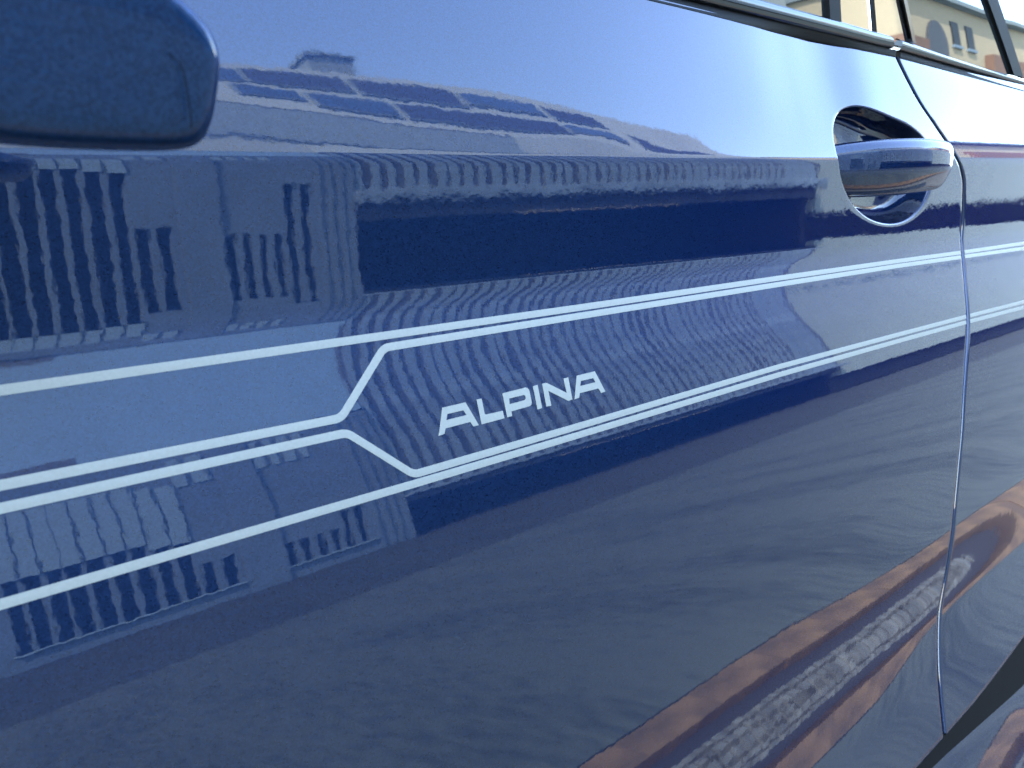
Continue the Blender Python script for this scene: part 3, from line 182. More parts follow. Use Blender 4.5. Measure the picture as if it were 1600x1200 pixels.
def S(X, z):
    """depth (world y) of the painted side at x, z; smooth in both directions"""
    X = np.asarray(X, float); z = np.asarray(z, float); X, z = np.broadcast_arrays(X, z)
    q = np.clip((z - zc(X) - QZ[0]) / .002, 0, len(QZ) - 1.001); j = q.astype(int); f = q - j
    i = np.clip(np.searchsorted(XS, X) - 1, 0, len(XS) - 2); h = XS[i+1] - XS[i]; t = np.clip((X - XS[i]) / h, 0, 1)
    def col(A, ii):                                      # cubic Hermite in z with the known slope
        a = A[ii, j]; b = A[ii, j+1]
        if A is YT:
            ga = _g[ii, j] * .002; gb = _g[ii, j+1] * .002
            return (2*f**3-3*f*f+1)*a + (f**3-2*f*f+f)*ga + (-2*f**3+3*f*f)*b + (f**3-f*f)*gb
        return a * (1-f) + b * f
    return (2*t**3-3*t*t+1)*col(YT, i) + (t**3-2*t*t+t)*h*col(MX, i) + (-2*t**3+3*t*t)*col(YT, i+1) + (t**3-t*t)*h*col(MX, i+1)
SHUT = np.array([(.651, .975), (.6612, .9614), (.6725, .9478), (.69, .9241), (.7185, .9008), (.74, .8857), (.7572, .8731), (.7677, .8620), (.7749, .8296), (.7747, .8125),
                 (.7705, .7958), (.7604, .7685), (.7535, .7412), (.7401, .7093), (.7294, .6771), (.7116, .5761), (.7055, .5152), (.6946, .4698), (.6839, .4272), (.6763, .3799), (.674, .35)])
def _smooth_curve(P, n=8):
    zz = np.linspace(.35, .975, 400); xx = np.interp(zz, P[::-1, 1], P[::-1, 0])
    k = np.hanning(2*n+1); k /= k.sum(); xp = np.pad(xx, n, mode='edge')
    return zz, np.convolve(xp, k, 'valid')
_sz, _sx = _smooth_curve(SHUT)
def xs(z): return np.interp(z, _sz, _sx)
def hem(X): return np.interp(X, [.2, .61, .74, .91, 1.2, 1.5], [.372, .376, .3855, .4040, .425, .44])
ROWS = np.concatenate([.012 + .003*np.arange(20, 0, -1), .012 - .0006*np.arange(30), -.006 - .002*np.arange(97), -.20 - .0025*np.arange(74)])
BELT = .958
def row_z(X, r):
    """height of row r (fraction index over ROWS then a fan down to the hem)"""
    n = len(ROWS)
    c = zc(X)
    if r < n:
        q = ROWS[r]
        if q > .012:                                     # fan up to the belt line
            return c + .012 + (BELT - c - .012) * (q - .012) / (.072 - .012)
        return c + q
    t = (r - n + 1) / 40.
    return (c + ROWS[-1]) * (1 - t) + hem(X) * t
NR = len(ROWS) + 40

class Sheet:
    """grid body panel; edge kinds: fillet on chosen sides so that shut lines have returns"""
    def __init__(s): s.v = []; s.f = []
    def add(s, p): s.v.append(p); return len(s.v) - 1
FIL = [(a, .0018 * math.sin(R(a)), .0018 * (1 - math.cos(R(a)))) for a in (22, 45, 68, 90)] + [(0, .0018, .010), (0, .0018, .018)]
def panel(name, xfun, us, left_ret, right_ret, parent, hole=None, m=None):
    sh = Sheet(); nu = len(us)
    Z = np.zeros((NR, nu)); X = np.zeros((NR, nu))
    for r in range(NR):
        x = np.full(nu, .3); z = None
        for _ in range(3):
            z = np.array([row_z(xx, r) for xx in x]) if r >= len(ROWS) else row_z(x, r) * np.ones(nu)
            x = xfun(us, z)
        X[r] = x; Z[r] = z
    Y = S(X, Z)
    idx = -np.ones((NR, nu), int)
    def inhole(r, u): return hole and hole['r0'] < r < hole['r1'] and hole['u0'] < u < hole['u1']
    for r in range(NR):
        for u in range(nu):
            if not inhole(r, u): idx[r, u] = sh.add((X[r, u], Y[r, u], Z[r, u]))
    for r in range(NR-1):
        for u in range(nu-1):
            if hole and hole['r0'] <= r < hole['r1'] and hole['u0'] <= u < hole['u1']: continue
            sh.f.append((idx[r, u], idx[r+1, u], idx[r+1, u+1], idx[r, u+1]))
    for side, on in ((0, left_ret), (nu-1, right_ret)):
        if not on: continue
        prev = idx[:, side]; sg = -1 if side == 0 else 1
        for _, dx, dy in FIL:
            cur = np.array([sh.add((X[r, side] + sg*dx, Y[r, side] + dy, Z[r, side])) for r in range(NR)])
            for r in range(NR-1):
                q = (prev[r], prev[r+1], cur[r+1], cur[r]); sh.f.append(q if sg > 0 else q[::-1])
            prev = cur
    prev = idx[-1]; r = NR-1                              # rolled hem along the bottom
    for a in (15, 30, 45, 60, 75, 90, 110, 130, 150, 180):
        cur = np.array([sh.add((X[r, u], Y[r, u] + .0032*(1-math.cos(R(a))), Z[r, u] - .0032*math.sin(R(a)))) for u in range(nu)])
        for u in range(nu-1): sh.f.append((prev[u], cur[u], cur[u+1], prev[u+1]))
        prev = cur
    if hole:
        r0, r1, u0, u1 = hole['r0'], hole['r1'], hole['u0'], hole['u1']
        ring = [(r0, u) for u in range(u0, u1)] + [(r, u1) for r in range(r0, r1)] + [(r1, u) for u in range(u1, u0, -1)] + [(r, u0) for r in range(r1, r0, -1)]
        B = np.array([(X[r, u], Z[r, u]) for r, u in ring]); C = np.array(hole['c'])
        ang = np.arctan2(B[:, 1]-C[1], B[:, 0]-C[0]); rad = hole['rad'](ang)
        E = C + rad[:, None] * np.stack([np.cos(ang), np.sin(ang)], 1); dirn = (E - C) / rad[:, None]
        prev = [idx[r, u] for r, u in ring]; n = len(ring)
        def ringpts(P, dy):
            yy = S(P[:, 0], P[:, 1]) + dy
            return [sh.add((P[k, 0], yy[k], P[k, 1])) for k in range(n)]
        def stitch(a, b):
            for k in range(n): sh.f.append((a[k], a[(k+1) % n], b[(k+1) % n], b[k])[::-1])
        for t in np.linspace(0, 1, 12)[1:]:
            cur = ringpts(B*(1-t) + E*t, 0); stitch(prev, cur); prev = cur
        rf = .0022
        for a in (18, 36, 54, 72, 88):
            cur = ringpts(E - dirn*rf*math.sin(R(a)), rf*(1-math.cos(R(a)))); stitch(prev, cur); prev = cur
        E2 = E - dirn*rf
        for sh_, dy in ((.0004, .006), (.001, .013), (.002, .021), (.0045, .029), (.009, .0345)):
            cur = ringpts(E2 - dirn*sh_, dy*.68); stitch(prev, cur); prev = cur
        E3 = E2 - dirn*.009
        for t in (.15, .35, .6, .85, .97):
            cur = ringpts(E3*(1-t) + C*t, (.0235) + .004*math.sin(t*math.pi/2)); stitch(prev, cur); prev = cur
        c = sh.add((C[0], float(S(C[0], C[1])) + .0276, C[1]))
        for k in range(n): sh.f.append((prev[(k+1) % n], prev[k], c)[::-1])
    return link(name, sh.v, sh.f, m or M['paint'], parent, smooth=True)

# ------------------------------------------------------------------ the setting: ground
def sheet(name, x0, x1, y0, y1, z, m):
    return link(name, [(x0, y0, z), (x1, y0, z), (x1, y1, z), (x0, y1, z)], [(0, 1, 2, 3)], m)
tag(sheet('ground', -900, 900, -900, 900, -.06, M['asphalt']), kind='structure')
tag(MB().box(-60, 120, -9.0, -4.3, -.05, -.004).build('road', M['road']), kind='structure')
tag(MB().box(-60, 120, -4.295, -.65, -.05, 0).build('parking_bay', M['asphalt']), kind='structure')
g = tag(MB().box(-6, 12, -.646, -.483, -.05, -.03).build('brick_gutter', M['joint']), kind='structure')
bme = None
for k in range(46):
    x = -1.2 + .206 * k
    if bme is None:
        o = MB().box(0, .2056, 0, .102, -.034, 0).build('brick', M['brick'], g); bme = o.data
    else:
        o = bpy.data.objects.new('brick', bme); COL.objects.link(o); o.parent = g
    o.location = (x, -.644 + random.uniform(-.002, .002), random.uniform(-.0008, .0004)); o.rotation_euler = (random.uniform(-.01, .01), 0, random.uniform(-.003, .003))
cs = tag(MB().box(-6, 12, -.481, 3, -.05, -.012).build('cobble_strip', M['cobble_joint']), kind='structure')
mb = MB()
for r in range(22):
    x = -1.2 + random.random()*.05
    while x < 5:
        w = random.uniform(.018, .034); h = random.uniform(-.003, .001); dy = random.uniform(-.002, .002); d_ = random.uniform(.020, .0235)
        y0 = -.479 + r*.0245 + dy; n = len(mb.v); c = [random.uniform(.001, .005) for _ in range(4)]
        mb.v += [(x, y0, -.014), (x+w, y0, -.014), (x+w, y0+d_, -.014), (x, y0+d_, -.014)]
        mb.v += [(x+c[0], y0+c[1], h), (x+w-c[2], y0+c[0], h-random.uniform(0, .002)), (x+w-c[1], y0+d_-c[3], h), (x+c[3], y0+d_-c[2], h-random.uniform(0, .002))]
        mb.f += [(n+i, n+(i+1) % 4, n+4+(i+1) % 4, n+4+i) for i in range(4)] + [(n+4, n+5, n+6, n+7)]; x += w + random.uniform(.001, .003)
o = mb.build('cobbles', M['cobble'], cs); o['kind'] = 'stuff'

# ------------------------------------------------------------------ the house across the road (seen in the paint)
FY = -9.0
h1 = tag(empty('pale_house', (8, FY, 0)), 'long pale house with slit windows, board cladding and grey roof, mirrored in the paint', 'house')
h1.location = (0, 0, 0)
wins = [(.60, .73, 1.82), (.78, .92, 1.82), (.97, 1.11, 1.82), (1.14, 1.31, 1.82), (1.36, 1.52, 1.82), (1.575, 1.73, 1.82), (1.79, 1.94, 1.82), (2.0, 2.16, 1.66), (2.22, 2.38, 1.60),
        (2.43, 2.58, 1.08), (2.655, 2.82, 1.08), (3.42, 3.54, .94), (3.62, 3.73, .94), (3.82, 3.93, .94), (4.02, 4.13, .94), (4.20, 4.31, 1.33), (4.40, 4.52, 1.33)]
SILL = .33; EAVE = 4.1
# wall pieces between the windows (real openings)
mb = MB(); xl = -1.6
for a, b, t in wins:
    mb.box(xl, a, FY-.3, FY, 0, EAVE); xl = b
    mb.box(a, b, FY-.3, FY, 0, SILL); mb.box(a, b, FY-.3, FY, t, EAVE)
mb.box(xl, 5.17, FY-.3, FY, 0, EAVE)
mb.build('wall', M['wall'], h1)
for a, b, t in wins:
    w = MB().box(a, b, FY-.16, FY-.12, SILL, t).build('window', M['slit'], h1)
    s = MB().box(a-.01, b+.01, FY+.002, FY+.03, t+.012, t+ (1.55 if t > 1.5 else .0)+.02).build('spandrel', M['spandrel'], w) if t > 1.2 else None
for a, b in ((.55, 2.90), (3.40, 4.60)):
    MB().box(a, b, FY+.002, FY+.06, SILL-.04, SILL).build('sill', M['spandrel'], h1, .005)
for a, b in ((2.43, 2.58), (2.655, 2.82), (3.42, 3.54), (3.62, 3.73), (3.82, 3.93), (4.02, 4.13)):
    MB().box(a, b, FY+.002, FY+.025, 3.05, 3.85).build('frieze_panel', M['spandrel'], h1)
for a in (4.62, 4.78, 4.93):
    MB().box(a, a+.07, FY+.002, FY+.03, 0, EAVE-.05).build('pilaster', M['wall'], h1)
MB().box(2.90, 3.38, FY+.002, FY+.05, 0, EAVE-.02).build('pier', M['wall'], h1)
# cladding storey over the dark car port
MB().box(5.17, 17.2, FY-.35, FY-.10, 1.05, 4.98).build('cladding_wall', M['dark'], h1)
MB().box(5.17, 17.2, FY-.098, FY+.16, 1.20, 1.27).build('ledge', M['fin'], h1, .01)
x = 5.24; k = 0; bme = {}
while x < 17.0:
    w = .135 if x < 15.6 else .30
    if w not in bme:
        o = MB().box(0, w, 0, .035, 1.272, 4.98).build('board', M['fin'], h1); bme[w] = o.data
    else:
        o = bpy.data.objects.new('board', bme[w]); COL.objects.link(o); o.parent = h1
    o.location = (x + random.uniform(-.03, .03), FY-.098, 0); o.scale.x = random.uniform(.75, 1.2); x += .262 if x < 15.6 else .33; k += 1
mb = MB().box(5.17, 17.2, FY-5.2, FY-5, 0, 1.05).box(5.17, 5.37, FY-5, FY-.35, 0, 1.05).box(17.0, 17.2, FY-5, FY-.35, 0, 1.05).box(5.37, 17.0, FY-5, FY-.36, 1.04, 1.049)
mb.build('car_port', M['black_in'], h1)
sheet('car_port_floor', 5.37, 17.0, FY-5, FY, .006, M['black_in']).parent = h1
# mansard: lower slope, gutter band, upper slope with roof windows
def at_el(el, y): return .87 + (-y) * math.tan(R(el))
lo = [(-9.0, EAVE), (-9.25, at_el(24.9, -9.25)), (-9.20, at_el(25.0, -9.20)), (-9.42, at_el(28.2, -9.42)), (-9.5, at_el(28.2, -9.5)), (-10.6, at_el(34.2, -10.6)), (-14.0, 8.2), (-20, 3.0), (-20, 4.0-.2)]
def slope(name, y0, e0, y1, e1, m, x0, x1, th=.12):
    z0, z1 = at_el(e0, y0), at_el(e1, y1)
    return MB().prism_x(x0, x1, [(y0, z0), (y1, z1), (y1-.02, z1-th), (y0-th, z0-.02)]).build(name, m, h1)
slope('fascia_slope', -9.0, 20.0, -9.24, 24.45, M['slate_blue'], -1.6, 5.17)
slope('roof', -9.25, 24.5, -9.36, 27.0, M['roof'], -1.6, 5.17)
slope('roof', -9.16, 24.85, -9.36, 27.0, M['roof'], 5.171, 17.2)
slope('roof_gutter', -9.33, 27.05, -9.50, 29.4, M['band'], -1.6, 9.4)
slope('roof', -9.38, 27.1, -9.52, 29.5, M['roof'], 9.401, 17.2)
slope('roof', -9.54, 29.5, -10.6, 34.2, M['roof'], -1.6, 17.2)
MB().prism_x(-1.6, 17.2, [(-10.61, at_el(34.15, -10.61)), (-20, 7.0), (-20, 0), (-19.8, 0), (-19.8, 6.7), (-10.7, at_el(33, -10.7))]).build('back_roof', M['roof'], h1)
def roof_window(x0, x1, ea, eb, m):
    def yz(e, o):
        t = (e - 29.5) / (34.2 - 29.5); y = -9.54 + (-1.06) * t; z = at_el(29.5, -9.54) * (1-t) + at_el(34.2, -10.6) * t
        nrm = Vector((at_el(34.2, -10.6) - at_el(29.5, -9.54), 1.06)).normalized()
        return y + nrm.x*o, z + nrm.y*o
    fr = MB().prism_x(x0, x1, [yz(ea, .001), yz(ea, .05), yz(eb, .05), yz(eb, .001)]).build('roof_window', M['band'], h1)
    MB().prism_x(x0+.05, x1-.05, [yz(ea+.08, .051), yz(ea+.08, .058), yz(eb-.08, .058), yz(eb-.08, .051)]).build('pane', m, fr)
for x0, x1, ea, eb, m in ((4.3, 5.0, 31.9, 33.4, 'roofglass'), (5.05, 6.9, 32.0, 33.6, 'slate'), (7.0, 9.2, 31.9, 33.5, 'slate'), (9.3, 11.2, 32.2, 33.4, 'roofglass'), (11.4, 13.2, 32.0, 33.4, 'slate'),
                          (4.6, 5.7, 30.4, 31.5, 'roofglass'), (5.8, 7.3, 30.0, 31.4, 'roofglass'), (7.4, 11.2, 30.0, 31.4, 'slate'), (11.3, 13.2, 30.4, 31.4, 'roofglass'), (13.8, 16.2, 30.8, 31.9, 'slate')):
    roof_window(x0, x1, ea, eb, M[m])
cz = at_el(34.0, -10.7)
ch = MB().box(6.55, 7.45, -11.3, -10.65, cz-.6, cz+.42).build('chimney', M['white'], h1)
MB().box(6.48, 7.52, -11.36, -10.59, cz+.42, cz+.5).build('cap', M['band'], ch)
# neighbours
h2 = tag(empty('tiled_house'), 'pale house with dark tiled mansard at the near end, mirrored at the door left edge', 'house')
MB().box(-9, -1.61, -18, FY-.02, 0, 4.15).build('wall', M['wall'], h2)
MB().prism_x(-9, 1.55, [(-8.96, 4.125), (-10.57, at_el(34.2, -10.57)+.03), (-10.9, at_el(34.2, -10.57)+.03), (-9.3, 4.125)]).build('roof', M['tile'], h2)
h3 = tag(empty('white_outbuilding'), 'low plain white outbuilding with a dark recessed plinth, mirrored to the right of the cladding', 'outbuilding')
MB().box(17.21, 75, -13, FY-.12, .80, 4.95).build('wall', M['white'], h3)
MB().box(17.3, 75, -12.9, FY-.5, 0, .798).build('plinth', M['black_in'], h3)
MB().box(17.21, 75, -13.1, FY-.10, 4.95, 5.05).build('roof', M['band'], h3)
h4 = tag(empty('cream_house'), 'tall cream house with red brown base and arched window, mirrored in the rear window', 'house')
MB().box(33.6, 66, -20, -14.02, 0, 11.2).build('wall', M['yellow'], h4)
MB().box(33.3, 35.6, -20, -13.6, 0, 8.6).build('wing_wall', M['brick_red'], h4)
MB().box(43.0, 66.1, -20, -13.6, 0, 8.8).build('wing_wall', M['brick_red'], h4)
MB().box(33.4, 66.2, -20.2, -13.5, 11.2, 11.5).build('roof', M['band'], h4)
for i in range(2):
    w = MB().box(39.2+1.7*i, 40.0+1.7*i, -14.02, -13.96, 8.9, 10.2).build('window', M['slit'], h4)
    MB().box(39.1+1.7*i, 40.1+1.7*i, -14.02, -13.9, 8.75, 8.89).build('sill', M['spandrel'], w)
a = [(37.3 + 1.1*math.cos(R(t)), 8.3 + 1.6*math.sin(R(t))) for t in range(0, 181, 15)] + [(36.2, 5.2), (38.4, 5.2)]
aw = link('arched_window', [(x, -13.90, z) for x, z in a] + [(x, -14.03, z) for x, z in a], [tuple(range(len(a)))] + [(i, (i+1) % len(a), len(a)+(i+1) % len(a), len(a)+i) for i in range(len(a))], M['slate'], h4)

# ------------------------------------------------------------------ the car
car = tag(empty('car', (.3, .9, 0)), 'dark blue metallic car with silver pinstripes along its glossy side, seen close up', 'car')
car.location = (0, 0, 0)
EGG = np.array([(.5404, .9007), (.536, .8789), (.5459, .8608), (.5724, .8408), (.5927, .832), (.6133, .8273), (.6412, .8263), (.6761, .8355), (.6922, .8459), (.7070, .8632), (.7020, .8804), (.6836, .8968), (.6532, .9069), (.6231, .9128), (.5918, .9152), (.5661, .914), (.5504, .9085)])
EC = np.array((.615, .871))
def egg_rad(a):
    P = np.vstack([EGG, EGG[:1]]); L = np.concatenate([[0], np.cumsum(np.hypot(*np.diff(P, axis=0).T))]); t = np.linspace(0, L[-1], 720, endpoint=False)
    q = []
    for c in (0, 1):                                      # smooth closed outline: low harmonics only
        h = np.fft.rfft(np.interp(t, L, P[:, c])); h[4:] = 0; q.append(np.fft.irfft(h, 720) - EC[c])
    an = np.arctan2(q[1], q[0]); rr = np.hypot(q[0], q[1]); o = np.argsort(an); an, rr = an[o], rr[o]
    return np.interp(a, np.concatenate([an-2*np.pi, an, an+2*np.pi]), np.concatenate([rr]*3))
GAP = .0022
XL = .512
us_left = np.concatenate([np.arange(-.42, -.06, .015), np.arange(-.06, XL-.001, .003)])
us = np.concatenate([us_left, XL + np.linspace(0, 1, 90)]); nL = len(us_left)
def xf(u, z):
    t = np.clip(u - XL, 0, 1)
    return np.where(u < XL, u, XL + t * (xs(z) - GAP - .0018 - XL))
r0 = next(r for r in range(NR) if row_z(.6, r) < .923); r1 = next(r for r in range(NR) if row_z(.6, r) < .8165)
fd = panel('front_door', xf, us, True, True, car, hole=dict(r0=r0, r1=r1, u0=nL+3, u1=nL+81, c=EC, rad=egg_rad))
us2 = np.concatenate([np.linspace(0, .45, 130), np.linspace(.455, 1, 60)])
rd = panel('rear_door', lambda u, z: xs(z) + GAP + .0018 + u * (1.45 - xs(z)), us2, True, True, car)
us3 = np.linspace(0, 1, 40)
panel('front_fender', lambda u, z: -1.25 + u * .82, us3, False, True, car)
panel('rear_quarter', lambda u, z: 1.462 + u * .73, us3, True, False, car)

# pinstripes and lettering: thin foil following the paint
def ribbon(name, pts, w, parent, fr=.0028):
    P = [np.array(p) for p in pts]; path = [P[0]]
    for i in range(1, len(P)-1):                          # fillet the corners
        a, b, c = P[i-1], P[i], P[i+1]; d1 = (a-b)/np.linalg.norm(a-b); d2 = (c-b)/np.linalg.norm(c-b)
        if np.dot(d1, d2) > -.95:
            q = min(fr, np.linalg.norm(a-b)*.4, np.linalg.norm(c-b)*.4); s0 = b+d1*q; s1 = b+d2*q
            path += [(1-t)**2*s0 + 2*t*(1-t)*b + t*t*s1 for t in np.linspace(0, 1, 9)]
        else: path.append(b)
    path.append(P[-1]); dense = [path[0]]
    for a, b in zip(path, path[1:]):
        n = max(1, int(np.linalg.norm(b-a)/.004)); dense += [a + (b-a)*t/n for t in range(1, n+1)]
    D = np.array(dense); T = np.gradient(D, axis=0); T /= np.linalg.norm(T, axis=1)[:, None]; N = np.stack([-T[:, 1], T[:, 0]], 1)
    v = []; f = []; rows = [(-.5, -.0001), (-.5, .00018), (-.17, .00022), (.17, .00022), (.5, .00018), (.5, -.0001)]
    for k, (o, h) in enumerate(rows):
        Q = D + N*w*o; y = S(Q[:, 0], Q[:, 1]) - h
        v += [(Q[i, 0], y[i], Q[i, 1]) for i in range(len(D))]
    n = len(D)
    for k in range(len(rows)-1):
        for i in range(n-1): f.append((k*n+i, k*n+i+1, (k+1)*n+i+1, (k+1)*n+i))
    return link(name, v, f, M['silver'], parent)
XE = .7705
e = lambda z: float(xs(z)) - GAP - .0022
ribbon('pinstripe', [(-.40, .7993), (.16, .7988), (.2748, .7988), (.466, .7993), (.6361, .7994), (e(.7990), .7990)], .0031, fd)
ribbon('pinstripe', [(-.40, .7722), (.0227, .7722), (.1360, .7708), (.1615, .7941), (.2735, .7948), (.4643, .7954), (.6342, .7957), (e(.7951), .7951)], .0031, fd)
ribbon('pinstripe', [(-.40, .7658), (.0214, .7658), (.1370, .7650), (.1630, .7429), (.2576, .7437), (.444, .7457), (.6091, .7452), (e(.7445), .7445)], .0031, fd)
ribbon('pinstripe', [(-.40, .7390), (.0721, .7392), (.1598, .7392), (.2566, .7396), (.4425, .7409), (.6075, .7405), (e(.7398), .7397)], .0031, fd)
b_ = lambda z: float(xs(z)) + GAP + .0022
for za, zb in ((.7990, .7993), (.7951, .7943), (.7444, .7432), (.7396, .7378)):
    ribbon('pinstripe', [(b_(za), za), (.93, zb), (1.447, zb)], .0031, rd)
LET = {'A': [[(0.1832, 0.7663), (0.1957, 0.7664), (0.2003, 0.7558), (0.1973, 0.7558), (0.1961, 0.758), (0.1826, 0.7578), (0.1816, 0.7557), (0.1786, 0.7555)], [(0.185, 0.7634), (0.1938, 0.7634), (0.1949, 0.7611), (0.1839, 0.761)]], 'L': [[(0.202, 0.7665), (0.2047, 0.7665), (0.2047, 0.7606), (0.2048, 0.7598), (0.2054, 0.7594), (0.2151, 0.7593), (0.2152, 0.756), (0.202, 0.7558)]], 'P': [[(0.217, 0.7667), (0.2313, 0.767), (0.2322, 0.7667), (0.2328, 0.7661), (0.233, 0.7653), (0.2331, 0.7602), (0.2327, 0.7592), (0.2318, 0.7586), (0.231, 0.7585), (0.22, 0.7582), (0.2199, 0.7561), (0.217, 0.7561)], [(0.2201, 0.7639), (0.229, 0.764), (0.2299, 0.7636), (0.2301, 0.7627), (0.2299, 0.762), (0.2292, 0.7616), (0.2198, 0.7614)]], 'I': [[(0.2358, 0.7668), (0.2388, 0.767), (0.2387, 0.7564), (0.2358, 0.7562)]], 'N': [[(0.2418, 0.767), (0.2446, 0.7671), (0.2563, 0.7604), (0.2561, 0.7672), (0.2593, 0.7673), (0.259, 0.7568), (0.2563, 0.7566), (0.2447, 0.7633), (0.2447, 0.7564), (0.2416, 0.7565)]], 'A2': [[(0.2653, 0.7672), (0.2782, 0.7674), (0.2827, 0.7567), (0.2796, 0.7565), (0.2783, 0.759), (0.2648, 0.7589), (0.2638, 0.7569), (0.2606, 0.7566)], [(0.2672, 0.7644), (0.2761, 0.7644), (0.2771, 0.7622), (0.266, 0.7621)]]}
def letter(name, loops, parent):
    P2 = [[Vector((x, z, 0)) for x, z in lp] for lp in loops]
    tris = tessellate_polygon(P2); flat = [p for lp in P2 for p in lp]
    bm = bmesh.new(); vs = [bm.verts.new((p.x, 0, p.y)) for p in flat]
    for t in tris:
        try: bm.faces.new([vs[i] for i in t])
        except ValueError: pass
    bmesh.ops.subdivide_edges(bm, edges=bm.edges[:], cuts=3, use_grid_fill=True)
    r = bmesh.ops.extrude_face_region(bm, geom=bm.faces[:])
    top = {v for v in r['geom'] if isinstance(v, bmesh.types.BMVert)}
    for v in bm.verts: v.co.y = float(S(v.co.x, v.co.z)) - (.00024 if v in top else -.0001)
    bmesh.ops.recalc_face_normals(bm, faces=bm.faces[:])
    me = bpy.data.meshes.new(name); bm.to_mesh(me); bm.free(); me.materials.append(M['silver'])
    o = bpy.data.objects.new(name, me); COL.objects.link(o); o.parent = parent
for k in LET: letter('letter', LET[k], fd)

# door handle: lofted pull across the cup
ST = [(.538, .010, .8840, .8525), (.548, .003, .8866, .8505), (.562, -.006, .8888, .8492), (.580, -.013, .8908, .8490), (.600, -.0185, .8920, .8494), (.622, -.0225, .8930, .8502), (.645, -.0240, .8934, .8514),
      (.664, -.0240, .8932, .8526), (.678, -.0226, .8922, .8540), (.687, -.0195, .8895, .8565), (.693, -.0155, .8860, .8600), (.6965, -.0105, .8805, .8655)]
SEC = [(.022, .90), (.016, .985), (.009, 1.0), (.0045, .97), (.0016, .88), (.0004, .80), (0, .70), (0, .52), (.0004, .43), (.0022, .35), (.0062, .20), (.011, .06), (.016, 0), (.022, .03), (.026, .3), (.026, .7)]
v = []; f = []; n = len(SEC)
for x, yf, zt, zb in ST:
    k = 1 if x < .67 else max(.35, (.70-x)/.03)
    v += [(x, yf + dy*k, zb + (zt-zb)*fz) for dy, fz in SEC]
for i in range(len(ST)-1):
    for k in range(n): f.append((i*n+k, i*n+(k+1) % n, (i+1)*n+(k+1) % n, (i+1)*n+k)[::-1])
f.append(tuple(range(n))); f.append(tuple((len(ST)-1)*n + k for k in range(n))[::-1])
dh = link('door_handle', v, f, M['paint'], fd, smooth=True)
ss = dh.modifiers.new('subdivision', 'SUBSURF'); ss.levels = ss.render_levels = 3

# belt trim, glass, pillar covers
_gx = np.linspace(.3, .95, 30); GFIT = np.polyfit(_gx, S(_gx, .963), 1)
def strip(name, x0, x1, z0, z1, bulge, m, parent, x1t=None, seg=40, straight=True):
    """bar along the belt: z0/z1 give lower and upper edge (x -> z), bulging outward"""
    v = []; f = []; prof = [(0, .004), (0, -.3), (.12, -.75), (.35, -1), (.65, -1), (.88, -.75), (1, -.3), (1, .004)]
    for i in range(seg+1):
        for t, b in prof:
            xe = x1 if x1t is None else x1 + (x1t-x1)*t
            x = x0 + (xe-x0)*i/seg; z = z0(x)*(1-t) + z1(x)*t
            ya = float(S(x, min(z, .965))); yb = float(np.polyval(GFIT, np.clip(x, .25, .98))); w_ = t if straight == 'top' else 1.0 if straight else 0.0
            v.append((x, ya*(1-w_) + yb*w_ + (bulge*b if b < 0 else b), z))
    k = len(prof)
    for i in range(seg):
        for j in range(k-1): f.append((i*k+j, (i+1)*k+j, (i+1)*k+j+1, i*k+j+1))
    f.append(tuple(range(k))[::-1]); f.append(tuple(seg*k+j for j in range(k)))
    o = link(name, v, f, m, parent); o.data.shade_smooth(); o.data.set_sharp_from_angle(angle=R(50)); return o
lin = lambda xs_, ys_: (lambda x: float(np.interp(x, xs_, ys_)))
bl = lin([-.5, .35, .47, .665, .78, .94, 1.5], [.9560, .9562, .9557, .9572, .9550, .9518, .942]); bc = lin([-.5, .39, .47, .66, .78, .94, 1.5], [.9615, .9620, .9622, .9626, .9606, .9583, .950]); bt = lin([-.5, .46, .56, .653, .78, .944, 1.5], [.9722, .9722, .9721, .9710, .9665, .9628, .955])
strip('window_seal', -.41, float(xs(.957))-.004, bl, bc, .001, M['black'], fd, None, 40, 'top'); strip('belt_trim', -.41, .6515, bc, bt, .004, M['chrome'], fd, .6465)
strip('window_seal', float(xs(.957))+.004, 1.44, bl, bc, .001, M['black'], rd, None, 40, 'top'); strip('belt_trim', .664, 1.44, bc, bt, .004, M['chrome'], rd, .659)
def gy(x, z):                                             # glass leans in more and more towards the roof
    t = np.clip((z-.955)/.33, 0, 1); return float(np.polyval(GFIT, np.clip(x, .25, .98))) + .0008 + .33*(.065*t + .27*t**3)
def pane(name, corners, m, parent, th=.004, off=0, nx=14, nz=24):
    """panel (x,z) with sloping sides, following the glass curve; corners bottom-left, bottom-right, top-right, top-left"""
    (x0, z0), (x1, z1), (x2, z2), (x3, z3) = corners; v = []; f = []
    for o in (0, th):
        for i in range(nz+1):
            t = i/nz; a = (x0+(x3-x0)*t, z0+(z3-z0)*t); b = (x1+(x2-x1)*t, z1+(z2-z1)*t)
            for k in range(nx+1):
                x, z = a[0]+(b[0]-a[0])*k/nx, a[1]+(b[1]-a[1])*k/nx; v.append((x, gy(x, z) + off + o, z))
    N = (nx+1)*(nz+1); I = lambda i, k: i*(nx+1)+k
    for i in range(nz):
        for k in range(nx):
            q = (I(i, k), I(i, k+1), I(i+1, k+1), I(i+1, k)); f += [q, tuple(N+w for w in q[::-1])]
    rim = [I(0, k) for k in range(nx)] + [I(i, nx) for i in range(nz)] + [I(nz, k) for k in range(nx, 0, -1)] + [I(i, 0) for i in range(nz, 0, -1)]
    for a, b in zip(rim, rim[1:]+rim[:1]): f.append((b, a, N+a, N+b))
    o = link(name, v, f, m, parent); o.data.shade_smooth(); o.data.set_sharp_from_angle(angle=R(40)); return o
B0, TP = .966, 1.27
def lean(xb, k): return xb + k*(TP-B0)                    # foot to head along a leaning edge
